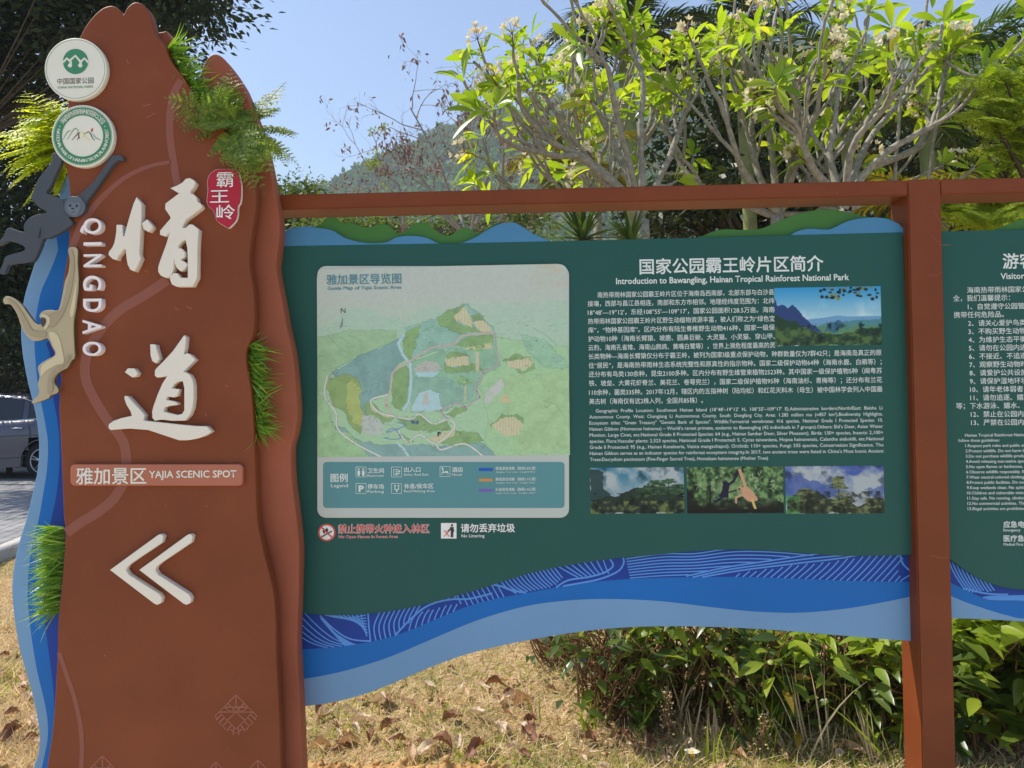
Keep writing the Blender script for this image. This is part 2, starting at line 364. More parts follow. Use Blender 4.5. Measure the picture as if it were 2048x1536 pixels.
def pic_map():
    """guide map, drawn in the photo's own pixels (634..1137, 531..912)"""
    r = np.random.default_rng(8); W, H = 503, 381; p = Pic(W, H, (163, 170, 163)); q = lambda pts: [(620+x/3.657-634, 480+y/3.657-531) for x, y in pts]
    n1 = fbm(H, W, 60, r, 5); n2 = fbm(H, W, 16, r, 4); n3 = fbm(H, W, 5, r, 3)
    def region(pts, c, al=1.0, rough=5, tex=.25):
        m = p.poly(q(pts), c, al, rough, r).astype(float); ed = np.maximum(np.abs(m-np.roll(m, 1, 0)), np.abs(m-np.roll(m, 1, 1))); p.put(ed, np.array(c)*.62, .5*al); p.put(m*np.clip((n2-.5)*4, 0, 1), np.array(c)*.82, tex*al*2); p.put(m*np.clip((.45-n2)*5, 0, 1), np.minimum(np.array(c)*1.12, 255), tex*al*1.5)
    fy = np.clip((p.Y-78+n1*30)/110, 0, 1); p.put(fy, (140, 180, 138), 1.0)
    for pts in ([(50, 660), (180, 590), (285, 487), (460, 485), (570, 560), (700, 600), (760, 700), (50, 760)], [(700, 620), (840, 475), (930, 475), (1060, 560), (1060, 700), (720, 700)],
                [(1100, 480), (1145, 468), (1540, 462), (1600, 500), (1640, 462), (1890, 456), (1890, 800), (1300, 760)], [(540, 600), (620, 530), (720, 610), (720, 700)]):
        p.poly(q(pts), (140, 176, 154), .55, 3, r)
    p.put((p.Y > 70)*np.clip((n1-.5)*5, 0, 1)*np.clip(1.3-p.Y/150, 0, 1), (168, 178, 168), .7)
    region([(50, 700), (300, 640), (640, 650), (640, 720), (350, 840), (180, 930), (110, 1080), (50, 1090)], (126, 166, 116), .8)
    region([(1380, 720), (1890, 800), (1890, 1600), (1250, 1600), (1300, 1250), (1230, 1080)], (138, 180, 128), .9, 6, .15)
    region([(1400, 1000), (1890, 960), (1890, 1560), (1500, 1560)], (146, 178, 116), .45)
    region([(1540, 700), (1700, 740), (1890, 930), (1700, 940), (1600, 830)], (122, 170, 140), .8)
    region([(150, 960), (350, 850), (520, 780), (650, 720), (700, 850), (620, 930), (590, 1050), (570, 1120), (445, 1165), (440, 1280), (370, 1380), (300, 1200), (200, 1060)], (96, 138, 136))
    region([(700, 640), (930, 565), (1150, 470), (1340, 640), (1350, 720), (1180, 720), (1080, 780), (900, 810), (740, 880)], (116, 162, 146))
    region([(740, 880), (1080, 780), (1340, 720), (1390, 930), (1250, 1010), (1210, 1160), (960, 1250), (730, 1250)], (114, 162, 130))
    region([(740, 1000), (1000, 1010), (1210, 1080), (1180, 1160), (960, 1200), (740, 1150)], (108, 152, 138), .7)
    region([(180, 1330), (400, 1480), (620, 1480), (900, 1500), (1250, 1480), (1400, 1620), (300, 1620), (200, 1450)], (100, 142, 140))
    region([(50, 1110), (110, 1150), (180, 1370), (300, 1420), (420, 1580), (50, 1590)], (136, 180, 126))
    region([(50, 1450), (200, 1390), (310, 1440), (440, 1570), (50, 1590)], (126, 172, 116), .8)
    gr = (104, 142, 80); yg = (150, 162, 78)
    region([(130, 1000), (290, 970), (345, 1020), (370, 1090), (365, 1180), (390, 1300), (375, 1400), (330, 1385), (230, 1230), (170, 1190), (125, 1060)], (112, 142, 74), 1, 6)
    region([(270, 1040), (330, 1010), (370, 1090), (380, 1290), (350, 1370), (300, 1300), (260, 1130)], yg, .9, 6)
    for c in ([(675, 730), (720, 660), (800, 610), (805, 680), (760, 790), (740, 870), (700, 840)], [(620, 960), (690, 915), (725, 950), (720, 1080), (725, 1160), (660, 1240), (590, 1190), (610, 1070)],
              [(930, 570), (1000, 520), (1130, 475), (1140, 500), (1060, 560), (1080, 600), (1200, 640), (1250, 675), (1100, 680), (950, 610)], [(1180, 550), (1230, 540), (1270, 590), (1200, 600)],
              [(1060, 770), (1130, 710), (1330, 700), (1340, 770), (1180, 800)], [(985, 850), (1020, 820), (1130, 830), (1165, 850), (990, 870)], [(985, 900), (1050, 930), (1170, 900), (1280, 950), (1150, 970), (1000, 960)],
              [(1410, 890), (1500, 840), (1600, 860), (1610, 890), (1430, 900)], [(1480, 940), (1560, 965), (1635, 900), (1640, 950), (1540, 985)], [(1310, 1350), (1400, 1290), (1500, 1280), (1550, 1340), (1420, 1310), (1330, 1370)],
              [(400, 1190), (450, 1180), (600, 1300), (540, 1340), (400, 1260)], [(650, 1310), (800, 1280), (900, 1340), (1000, 1330), (1030, 1390), (900, 1400), (700, 1370)], [(940, 1480), (1060, 1380), (1230, 1420), (1250, 1470), (1100, 1500)],
              [(640, 1400), (760, 1470), (700, 1470)], [(1000, 1270), (1080, 1210), (1150, 1240), (1050, 1290)]): region(c, gr, 1, 5, .35)
    tan = (186, 176, 138)
    for c in ([(1050, 560), (1140, 490), (1180, 570), (1190, 640), (1080, 590)], [(1190, 600), (1270, 590), (1320, 640), (1340, 680), (1250, 670)], [(985, 860), (1155, 848), (1170, 915), (1000, 925)], [(1120, 790), (1330, 755), (1335, 800), (1180, 810)],
              [(1420, 897), (1600, 870), (1625, 920), (1560, 958), (1480, 940)], [(1320, 1360), (1400, 1305), (1490, 1292), (1550, 1350), (1520, 1420), (1430, 1440)], [(445, 1200), (520, 1250), (600, 1290), (560, 1290), (450, 1240)], [(870, 1450), (1050, 1380), (1060, 1420), (930, 1490)]):
        m = p.poly(q(c), tan, 1, 2, r); p.put(m*(np.sin(p.X*1.1+n2*6) > .55), (150, 138, 100), .45)
    p.line(q([(690, 690), (650, 750), (680, 830), (735, 900), (742, 1000), (735, 1100), (722, 1180), (685, 1235)]), (112, 150, 160), 7); p.line(q([(690, 690), (650, 750), (680, 830), (735, 900), (742, 1000), (735, 1100), (722, 1180), (685, 1235)]), (152, 188, 198), 5)
    p.line(q([(640, 1480), (690, 1530), (740, 1620)]), (158, 186, 194), 5)
    m = p.poly(q([(760, 930), (850, 885), (940, 890), (965, 940), (900, 975), (780, 970)]), (162, 160, 154), 1, 4, r); p.put(m*np.clip((n3-.5)*5, 0, 1), (120, 124, 122), .6); p.poly(q([(770, 965), (950, 960), (900, 1000), (790, 995)]), (146, 188, 196), 1, 2, r)
    p.poly(q([(740, 1240), (790, 1120), (880, 1095), (940, 1130), (965, 1235), (900, 1250)]), (150, 186, 196), 1, 3, r); p.poly(q([(830, 1120), (880, 1100), (860, 1150), (880, 1200), (820, 1200)]), (170, 160, 146), .8, 3, r)
    m = p.poly(q([(385, 1270), (510, 1290), (540, 1410), (440, 1425), (380, 1390)]), (166, 172, 166), 1, 4, r); p.put(m*np.clip((n3-.5)*5, 0, 1), (116, 130, 130), .6)
    m = p.poly(q([(1285, 1130), (1340, 1060), (1400, 1020), (1420, 1050), (1400, 1110), (1350, 1150), (1300, 1190), (1270, 1190)]), (172, 174, 170), 1, 3, r); p.poly(q([(1370, 1190), (1400, 1140), (1440, 1130), (1475, 1195)]), (178, 166, 120), 1)
    road = (196, 198, 188); dk = (92, 96, 92)
    for pts in ([(600, 1270), (555, 1190), (590, 1090), (610, 960), (720, 890), (890, 790), (1050, 760), (1130, 700), (1340, 685)], [(570, 1125), (445, 1165), (500, 1250), (620, 1285), (740, 1305), (800, 1270), (900, 1340), (1010, 1310), (1055, 1370), (920, 1485), (800, 1420), (710, 1470), (640, 1380)],
                [(920, 1485), (960, 1530), (1130, 1490), (1280, 1600)], [(125, 980), (105, 1130), (185, 1250), (200, 1370), (330, 1480), (560, 1600)], [(1355, 690), (1365, 800), (1370, 920), (1280, 960), (1230, 1060), (1205, 1090), (1240, 1150), (1190, 1180), (1140, 1220), (1080, 1195), (960, 1245), (1010, 1310)]):
        s = smoothloop(q(pts), 6, False); p.line(s, dk, 4.6, .7); p.line(s, road, 3.2)
    p.line(smoothloop(q([(600, 1270), (555, 1190), (590, 1090), (610, 960), (720, 890), (890, 790), (1050, 760), (1130, 700), (1340, 685)]), 6, False), (176, 112, 92), 1.3)
    p.line(smoothloop(q([(1355, 690), (1365, 800), (1370, 920), (1280, 960), (1230, 1060), (1205, 1090), (1240, 1150), (1190, 1180), (1140, 1220), (1080, 1195), (960, 1245), (1010, 1310)]), 6, False), (112, 92, 124), 1.6)
    p.line(smoothloop(q([(540, 1440), (600, 1450), (660, 1440), (610, 1370), (560, 1400), (700, 1350), (640, 1330)]), 5, False), (62, 98, 160), 1.8)
    for x, y in ((960, 1245), (1220, 1110), (1240, 1150), (1270, 975), (1130, 1220)): p.blob(*q([(x, y)])[0], 2.6, 2.6, (150, 60, 90))
    for x, y in ((640, 1380), (660, 1440), (560, 1440)): p.blob(*q([(x, y)])[0], 2.4, 2.4, (60, 96, 170))
    for x, y0, y1, cc, w in ((1225, 800, 950, (178, 166, 130), 26), (1135, 1040, 1175, (178, 166, 120), 12)):
        p.line(q([(x, y0), (x, y1)]), cc, w/3.657)
        for j in range(24): p.blob(*q([(x+(r.random()-.5)*100, y0-10+(r.random()-.5)*60)])[0], 4, 3, np.array((100, 140, 76))*(.8+.4*r.random()))
    for j in range(900):                                        # drawn tree crowns: a light dab over a darker one
        x, y = 4+r.random()*495, 96+r.random()*282
        if p.a[int(y), int(x)].max() > 176 or n1[int(y), int(x)] < .47: continue
        c0 = p.a[int(y), int(x)].copy(); s = 1.4+2.6*r.random(); xs, ys = slice(max(0, int(y)-8), int(y)+9), slice(max(0, int(x)-8), int(x)+9)
        for dx, dy, k_ in ((.5, .9, .70), (-.3, -.5, 1.10)):
            m_ = np.clip(1.5-1.5*np.hypot((p.X[xs, ys]-x-dx)/s, (p.Y[xs, ys]-y-dy)/(s*.8)), 0, 1)[..., None]*.75; p.a[xs, ys] = p.a[xs, ys]*(1-m_)+np.minimum(c0*k_, 255)*m_
    for j in range(420):                                        # ink strokes for ridges and scrub
        x, y = 20+r.random()*470, 105+r.random()*270; a = -.4+r.random()*.8; l = 3+r.random()*9
        p.line([(x, y), (x+l*math.cos(a), y+l*math.sin(a))], (88, 124, 104), .7, .45)
    for pts in ([(130, 680), (200, 760), (260, 805)], [(190, 670), (240, 710), (300, 750)], [(280, 685), (330, 700), (390, 740)], [(60, 830), (110, 840), (150, 880)], [(1630, 650), (1720, 700), (1800, 780)], [(1700, 1180), (1790, 1210), (1850, 1300)], [(820, 665), (930, 615)]):
        p.line(q(pts), (92, 122, 92), 1.0, .8)
    for pts in ([(655, 715), (520, 775), (350, 845), (190, 925), (130, 1000)], [(930, 565), (1150, 470), (1330, 635)]): p.line(q(pts), (84, 120, 120), 1.4, .8)
    for j in range(70):                                         # tiny building/lettering specks near the entrance
        x, y = 560+r.random()*540, 1260+r.random()*190; p.line(q([(x, y), (x+14, y)]), [(190, 190, 178), (90, 96, 92), (80, 110, 160)][j % 3], 1.1, .7)
    p.poly(q([(212, 640), (243, 550), (243, 620)]), (108, 118, 114)); p.line(q([(225, 615), (240, 560)]), (70, 80, 78), 1.2)
    st = np.clip((fbm(H, W, 26, r, 5)-.42)*4, 0, 1)*np.clip((p.X-448)/35, 0, 1)*np.clip((52-p.Y)/30, 0, 1); p.put(st, (178, 150, 106), .8)
    st = np.clip((fbm(H, W, 40, r, 5)-.5)*4, 0, 1)*np.clip((p.X-420)/40, 0, 1)*np.clip((140-p.Y)/60, 0, 1); p.put(st, (168, 156, 122), .5)
    p.a *= (1+(n3[..., None]-.5)*.08); p.a = p.a*.70+np.array([170, 178, 166])*.30
    rr = 18; kx, ky = np.minimum(p.X, W-1-p.X), p.Y
    keep = ~((kx < rr) & (ky < rr) & (np.hypot(rr-kx, rr-ky) > rr)); return p, keep
# ---------------------------------------------------------------- paints
M_BROWN = mat('brown_board_paint', S(112, 64, 45), .55, .10, 5, .35, 420, stain=(S(142, 96, 80), 85, .60, .32))
M_LBROWN = mat('light_brown_paint', S(136, 80, 62), .55, .10, 5, .35, 420, stain=(S(160, 112, 94), 85, .60, .3))
M_POST = mat('post_paint', S(107, 59, 40), .42, .12, 5, .3, 420, stain=(S(140, 90, 70), 70, .60, .34))
M_STRIPE = mat('pale_path_paint', S(124, 79, 68), .55, .05, 5)
M_MOTIF = mat('pale_motif_paint', S(134, 88, 74), .55, .12, 40)
M_LBLUE = mat('light_blue_paint', S(104, 137, 170), .5, .05, 3, .15, 500, stain=(S(78, 108, 140), 18, .66, .35))
M_MBLUE = mat('mid_blue_paint', S(38, 96, 162), .5, .05, 3, .15, 500, stain=(S(70, 116, 170), 22, .70, .3))
M_NAVY = mat('navy_paint', S(40, 62, 132), .5, .06, 4)
M_LINE = mat('wave_line_paint', S(82, 130, 194), .5, .05, 8)
M_GREEN = mat('dark_green_paint', S(42, 77, 74), .5, .06, 1.2, .15, 500, col2=S(46, 81, 74), stain=(S(74, 104, 100), 46, .73, .4))
M_CRESTG = mat('crest_green_paint', S(66, 106, 58), .5, .06, 3)
M_CRESTB = mat('crest_blue_paint', S(70, 116, 150), .5, .06, 3)
M_LET = mat('white_letter_paint', S(200, 193, 181), .5, .02, 6)
M_LETV = mat('white_letter_cool', S(206, 198, 198), .5, .02, 6)
M_TXT = mat('white_print', S(192, 198, 194), .5, .01, 6)
M_BADGE = mat('badge_white', S(198, 196, 184), .5, .025, 8)
M_BGREEN = mat('badge_green', S(66, 122, 92), .5, .04, 8)
M_INKD = mat('dark_print', S(62, 58, 58), .5, .02, 8)
M_RED = mat('red_plaque_paint', S(154, 46, 60), .5, .05, 6)
M_PLATE = mat('name_plate_paint', S(156, 98, 80), .5, .04, 6, .2, 500)
M_GREY = mat('slate_grey_paint', S(72, 76, 82), .55, .06, 6, .3, 500)
M_GREYF = mat('slate_face_paint', S(88, 95, 105), .55, .05, 6)
M_BEIGE = mat('beige_paint', S(160, 148, 122), .55, .05, 6, .2, 400)
M_BEIGE2 = mat('pale_beige_paint', S(182, 172, 142), .55, .05, 6)
M_BEIGE3 = mat('dull_beige_paint', S(146, 134, 112), .55, .05, 6)
M_EDGE = mat('cut_edge_brown', S(92, 82, 66), .6, .05, 6)
M_MAPW = mat('map_board_white', S(166, 172, 167), .45, .03, 3, stain=(S(150, 146, 128), 12, .68, .4))
M_TEAL = mat('legend_teal', S(84, 128, 132), .45, .03, 2)
M_TITLE = mat('title_teal', S(84, 126, 138), .45, .03, 4)
M_SIGNR = mat('warning_red', S(182, 84, 76), .45, .03, 4)
M_SIGNW = mat('warning_white', S(206, 204, 202), .45, .02, 4)
M_YEL = mat('ochre_print', S(198, 188, 96), .5, .03, 4); M_BRN = mat('brown_print', S(96, 66, 46), .5, .03, 4); M_OLV = mat('olive_print', S(104, 138, 108), .5, .03, 4)
M_CRIM = mat('crimson_print', S(176, 70, 84), .5, .03, 4)

# ---------------------------------------------------------------- the tall brown signpost board
YF, YB, YU, YBL = 1.90, 1.952, 1.92, 1.975     # front board, light brown board, (unused), blue board
pyl = thing('park_signpost', 'tall brown mountain shaped signpost with white calligraphy, two round badges and gibbon cutouts', 'signpost', (P(330, 1536, 1.93)[0], 1.95, 0))
front = [(138, 205), (148, 125), (157, 85), (175, 50), (200, 22), (222, 13), (237, 20), (247, 31), (256, 16), (270, 6), (286, 11), (297, 27), (303, 48), (310, 70), (322, 84), (330, 95), (336, 114),
         (350, 136), (366, 156), (380, 180), (390, 205), (410, 232), (440, 255), (472, 284), (494, 320), (507, 368), (510, 410), (504, 450), (498, 500), (497, 530), (505, 580), (507, 630), (504, 668), (491, 700), (492, 735), (500, 780), (505, 840),
         (507, 900), (509, 960), (512, 1030), (519, 1075), (534, 1138), (546, 1190), (550, 1250), (551, 1310), (555, 1390), (558, 1460), (560, 1560), (563, 1700), (566, 1836),
         (70, 1836), (88, 1640), (96, 1536), (105, 1475), (111, 1408), (115, 1341), (117, 1297), (118, 1238), (126, 1163), (132, 1073), (129, 1028), (126, 950), (123, 880), (120, 824), (121, 790), (124, 748), (126, 660), (127, 580), (131, 545), (138, 500), (140, 457), (142, 400), (137, 350), (133, 325), (134, 260)]
fb = cutout('front_board', [front], YF, .030, M_BROWN, pyl, 3, .0025)
back = [(250, 90), (300, 72), (326, 65), (338, 72), (370, 150), (396, 160), (412, 124), (426, 110), (442, 114), (458, 132), (472, 152), (486, 175), (497, 203), (515, 250), (530, 300), (541, 350), (548, 392), (556, 430), (557, 470), (552, 515), (551, 540), (562, 600), (573, 660), (583, 705),
        (589, 765), (593, 825), (588, 865), (580, 900), (582, 960), (588, 1010), (594, 1060), (597, 1110), (595, 1200), (592, 1290), (595, 1350), (598, 1410), (601, 1480), (604, 1560), (606, 1700), (608, 1800), (440, 1800), (440, 1000), (420, 500), (330, 300)]
cutout('side_board', [back], YB, .045, M_LBROWN, pyl, 3, .002)
blu = [(134, 352), (120, 395), (108, 440), (94, 480), (75, 516), (60, 560), (51, 590), (45, 625), (43, 665), (46, 705), (54, 752), (65, 798), (74, 838), (79, 886), (77, 935), (67, 984), (54, 1038), (40, 1082), (30, 1127), (25, 1176), (29, 1230), (38, 1288), (50, 1334), (65, 1386), (75, 1432), (80, 1472), (78, 1505), (66, 1545), (48, 1640), (30, 1780), (260, 1780), (260, 352)]
bb = cutout('blue_side_board', [blu], YBL, .025, M_LBLUE, pyl, 3, .002)
mid = [(124, 465), (116, 500), (103, 536), (84, 578), (77, 606), (71, 642), (69, 688), (72, 733), (77, 778), (83, 809), (90, 845), (96, 886), (94, 939), (86, 990), (78, 1036), (69, 1073), (60, 1118), (56, 1163), (56, 1210), (63, 1274), (74, 1341), (87, 1395), (95, 1440), (95, 1480), (87, 1520), (74, 1600), (60, 1770), (250, 1770), (250, 465)]
cutout('mid_blue_wave', [mid], YBL-.002, 0, M_MBLUE, bb, 3)
nav = [(103, 680), (99, 705), (101, 750), (107, 800), (114, 835), (119, 880), (118, 940), (111, 1000), (98, 1060), (90, 1120), (86, 1190), (92, 1262), (101, 1332), (107, 1380), (109, 1420), (112, 1480), (118, 1560), (240, 1560), (240, 680)]
cutout('navy_wave', [nav], YBL-.004, 0, M_NAVY, bb, 3)
# pale path stripes and woven motifs painted on the front board
YS = YF-.0006
for pts, w in (([(362, 160), (347, 190), (340, 230), (340, 270), (345, 310), (353, 360), (356, 372)], 15), ([(341, 324), (300, 332), (255, 352), (225, 375), (195, 405), (168, 442), (150, 480), (143, 505)], [7, 8, 9, 10, 12, 14, 15, 15]),
               ([(335, 560), (290, 590), (240, 620), (205, 655), (182, 690), (171, 722), (172, 760), (190, 800), (215, 840), (235, 865), (248, 887), (252, 910), (253, 932)], 20),
               ([(246, 968), (228, 997), (196, 1024), (160, 1046), (133, 1066)], 20), ([(118, 1305), (134, 1352), (150, 1400), (161, 1453), (164, 1498), (162, 1540), (155, 1640)], 9)):
    s = smoothloop(pts, 6, False); ww = np.interp(np.linspace(0, 1, len(s)), np.linspace(0, 1, len(np.atleast_1d(w))) if np.ndim(w) else [0, 1], w if np.ndim(w) else [w, w]); mb = MB(); ribbon(mb, s, ww, YS); mb.build('path_stripe', M_STRIPE, fb)
def motif(cx, cy, s):
    mb = MB()
    L = lambda *p: ribbon(mb, [(cx+x*s, cy+y*s) for x, y in p], 2.6, YS-.0004)
    L((0, -40), (34, -6), (0, 28), (-34, -6), (0, -40)); L((-24, -16), (24, -16)); L((-34, -6), (34, -6)); L((-17, -24), (0, -6), (17, -24)); L((-17, 10), (0, -6), (17, 10)); L((0, -40), (0, -16)); L((-24, -16), (-10, -6), (0, -16), (10, -6), (24, -16))
    for sx in (-1, 1):
        L((sx*34, -6), (sx*42, 2), (sx*36, 8)); L((sx*30, 0), (sx*40, 10)); L((sx*24, 6), (sx*34, 16), (sx*28, 20)); L((sx*17, 12), (sx*26, 22), (sx*20, 30)); L((sx*10, 20), (sx*18, 32)); L((sx*4, 24), (sx*6, 40)); L((sx*12, 28), (sx*2, 36))
    mb.build('woven_motif', M_MOTIF, fb)
motif(472, 1430, 1.0); motif(205, 1552, 1.0); motif(432, 1556, .8); motif(516, 1560, 1.0)
# calligraphy
A = ZM(5.296, 190, 330); B = ZM(6.142, 190, 650)
q1 = A([(440, 345), (487, 412), (485, 560), (472, 760), (463, 940), (480, 985), (447, 1060), (412, 1122), (375, 1105), (348, 1055), (335, 980), (328, 888), (300, 885), (240, 962), (226, 1003), (185, 990), (145, 950), (150, 920), (185, 875), (205, 830), (220, 760), (228, 690), (230, 635), (284, 637), (292, 755), (312, 755), (330, 680), (370, 540), (410, 410)])
q2 = A([(550, 578), (600, 640), (603, 665), (560, 703), (520, 680), (498, 620)])
q3 = A([(1000, 140), (1040, 160), (1062, 190), (1030, 245), (1008, 268), (1008, 308), (1040, 312), (1070, 345), (1085, 395), (1110, 405), (1130, 438), (1110, 460), (1030, 520), (955, 575), (935, 620), (918, 668), (960, 668), (1000, 632), (1030, 632), (1095, 685), (1085, 780), (1080, 900), (1076, 1190), (1030, 1282), (860, 1284), (815, 1260), (798, 1215), (800, 1175), (830, 1148), (872, 1150), (905, 1197), (985, 1198), (985, 1000), (980, 880), (965, 810), (950, 782), (905, 815), (878, 850), (877, 885), (915, 888), (950, 930), (945, 970), (905, 994), (905, 1010), (945, 1025), (975, 1055), (930, 1110), (905, 1120), (870, 1090), (845, 1040), (838, 990), (828, 990), (828, 1090), (812, 1140), (785, 1180), (755, 1192), (700, 1170), (672, 1130), (672, 1080), (690, 1020), (760, 830), (800, 692), (745, 750), (690, 735), (692, 695), (800, 570), (800, 545), (745, 465), (748, 410), (905, 292), (870, 285), (805, 245), (870, 220), (930, 185), (960, 150)])
cutout('calligraphy_character', [q1, q2, q3], YF-.021, .021, M_LET, pyl, 0, .0009)
d1 = B([(1095, 130), (1114, 150), (1100, 280), (1085, 368), (1130, 350), (1165, 365), (1225, 425), (1075, 575), (1110, 585), (1160, 615), (1190, 670), (1205, 750), (1205, 900), (1190, 1020), (1160, 1100), (1100, 1170), (940, 1172), (850, 1160), (800, 1158), (735, 1170), (708, 1140), (705, 1060), (720, 1000), (770, 860), (830, 720), (895, 622), (760, 640), (738, 620), (738, 560), (760, 530), (850, 440), (960, 320)])
d1h = B([(1020, 685), (1080, 685), (1100, 770), (1100, 1050), (1070, 1095), (1010, 1110), (900, 1085), (835, 1065), (845, 1010), (900, 990), (1010, 976), (1000, 955), (940, 935), (865, 925), (880, 872), (960, 885), (1000, 870), (1030, 792), (930, 780), (970, 720)])
d2 = B([(680, 240), (740, 243), (750, 300), (775, 370), (785, 410), (745, 465), (705, 440), (685, 370)]); d3 = B([(370, 578), (405, 535), (480, 537), (515, 590), (500, 625), (455, 638)])
d4 = B([(365, 875), (400, 880), (470, 960), (590, 1090), (602, 1110), (590, 1175), (650, 1185), (840, 1205), (1060, 1230), (1250, 1247), (1370, 1248), (1425, 1310), (1340, 1360), (1230, 1395), (1130, 1412), (1030, 1412), (950, 1385), (650, 1285), (420, 1268), (190, 1285), (168, 1260), (172, 1220), (230, 1180), (320, 1148), (400, 1130), (455, 1120), (440, 1060), (390, 980), (365, 910)])
cutout('calligraphy_character', [d1, d1h, d2, d3, d4], YF-.021, .021, M_LET, pyl, 0, .0009)
for ch, y0, y1, x0 in (('Q', 436, 468, 160), ('I', 484, 491, 167), ('N', 508, 534, 167), ('G', 551, 581, 166), ('D', 597, 624, 166), ('A', 639, 668, 165), ('O', 683, 712, 165)):
    mb = MB(); add_glyph(mb, ch, (x0, y0, 203, y1), YF-.018, .012, .018, 1); mb.build('raised_letter', M_LETV, pyl)
for dx in (0, 58.5):
    c = [(221, 1140), (317, 1070), (322, 1069), (326, 1073), (323, 1085), (262, 1126), (253, 1134), (251, 1141), (257, 1150), (318, 1189), (323, 1197), (321, 1206), (314, 1209), (309, 1207)]
    cutout('chevron_arrow', [[(x+dx, y) for x, y in c]], YF-.018, .018, M_LET, pyl, 0, .001)
# name plate
pl = cutout('name_plate', [rrect(142, 930, 483, 970, 7)], YF-.014, .014, M_PLATE, pyl, 0, .002)
mb = MB(); YT = YF-.0147; add_text(mb, '雅加景区', 152, 953, 36, YT, 293, .016); mb.build('chinese_lettering', M_LET, pl)
mb = MB(); add_text(mb, 'YAJIA SCENIC SPOT', 298, 948.5, 20, YT, 473, .022); mb.build('english_lettering', M_LET, pl)
# red plaque
R_ = ZM(10.24, 400, 320)
rp = cutout('red_plaque', [R_([(430, 190), (560, 190), (700, 195), (760, 215), (790, 270), (800, 350), (830, 480), (835, 600), (830, 750), (812, 870), (770, 940), (760, 1060), (755, 1130), (720, 1240), (640, 1330), (570, 1385), (500, 1350), (400, 1290), (340, 1230), (320, 1150), (300, 1090), (270, 1030), (180, 950), (145, 850), (150, 750), (165, 620), (155, 500), (160, 400), (200, 300), (280, 230), (350, 195)])], YF-.0145, .003, M_RED, pyl, 3)
cutout('plaque_backing', [R_([(430, 186), (560, 186), (700, 191), (764, 211), (796, 270), (806, 350), (836, 480), (841, 600), (836, 750), (818, 870), (776, 940), (766, 1060), (761, 1130), (726, 1240), (645, 1334), (570, 1391), (500, 1356), (400, 1296), (336, 1230), (316, 1150), (296, 1090), (266, 1030), (176, 950), (140, 850), (145, 750), (160, 620), (150, 500), (155, 400), (195, 300), (276, 226), (348, 190)])], YF-.0115, .0115, M_SIGNW, rp, 3)
mb = MB()
for ch, bx in (('霸', (433, 344, 466.5, 375)), ('王', (420, 380, 458, 405.5)), ('岭', (433, 409, 470, 439))): add_glyph(mb, ch, bx, YF-.016, .004)
mb.build('plaque_lettering', M_SIGNW, rp)
# round badges
def badge(cx, cy, r):
    b = cutout('round_badge', [circ(cx, cy, r)], YF-.016, .016, M_BADGE, pyl, 0, .0015); mb = MB()
    ribbon(mb, circ(cx, cy, r-2.4, 96)+circ(cx, cy, r-2.4, 96)[:1], .7, YF-.0166); return b, mb
YI = YF-.0168
b1, mb = badge(151, 138, 61); mb.build('rim_line', M_BGREEN, b1)
cutout('emblem_disc', [circ(151, 123, 25.2)], YI, 0, M_BGREEN, b1)
mb = MB(); E_ = lambda p: [(80+x/5.296, 60+y/5.296) for x, y in p]
for p in ([(243, 345), (285, 300), (330, 345), (322, 372)], [(308, 330), (375, 272), (432, 340), (432, 372)], [(420, 350), (470, 300), (512, 345)]): ribbon(mb, E_(p), 4.6, YI-.0006)
for x, y in ((318, 374), (426, 374)):
    c = E_(circ(x, y, 23, 20)); k = len(c); mb.add([P(*u, YI-.0008) for u in c], [list(range(k))])
mb.build('emblem_mark', M_BADGE, b1)
mb = MB(); add_text(mb, '中国国家公园', 114.5, 163, 13.4, YI, 187, -.004); mb.build('chinese_lettering', M_INKD, b1)
mb = MB(); add_text(mb, 'CHINA NATIONAL PARKS', 115, 175, 6.4, YI, 186, .002); mb.build('english_lettering', M_OLV, b1)
b2, mb = badge(165, 272, 61); mb.build('rim_line', M_BGREEN, b2)
cutout('green_ring', [circ(165, 272, 57.2, 80), circ(165, 272, 41.2, 80)], YI, 0, M_BGREEN, b2)
def ring_text(mb, s, cx, cy, r, a0, a1, em, Y, inward, bold):
    adv = []
    for ch in s:
        V, T = text_geo(ch) if ch != ' ' else (np.zeros((0, 3)), None); adv.append(.3 if ch == ' ' else (V[:, 0].max()-V[:, 0].min()+.09 if len(V) else .3))
    tot = sum(adv); c = 0; k = pxm(cx, cy, Y)
    for ch, w in zip(s, adv):
        t = a0+(a1-a0)*(c+w/2)/tot; c += w
        if ch == ' ': continue
        V, T = text_geo(ch); V = np.concatenate([V+np.array([q, 0, abs(q)*.0003], np.float32) for q in (-bold, 0, bold)]); T = np.concatenate([T+i*len(V)//3 for i in range(3)]); x = (V[:, 0]-(V[:, 0].max()+V[:, 0].min())/2)*em; y = (V[:, 1]-.36)*em
        th = math.radians(t); o = np.array([cx+r*math.cos(th), cy+r*math.sin(th)]); rad = np.array([math.cos(th), math.sin(th)]); tan = np.array([-rad[1], rad[0]])
        up = rad if inward else -rad; rt = -tan if not inward else tan      # screen y points down
        up, rt = (-rad, -tan) if inward else (rad, tan)
        p0 = P(*o, Y); u2 = np.array([up[0], -up[1]]); r2 = np.array([rt[0], -rt[1]])
        mb.add(np.stack([p0[0]+(x*r2[0]+y*u2[0])*k, Y-np.repeat([0, .0001, .0002], len(x)//3), p0[2]+(x*r2[1]+y*u2[1])*k], -1), T)
mb = MB(); ring_text(mb, '海南热带雨林国家公园', 165, 272, 49, 212, 328, 12.0, YI-.0006, False, .016)
for a in (203, 337): ring_text(mb, '·', 165, 272, 49, a, a+.1, 16, YI-.0006, False, .03)
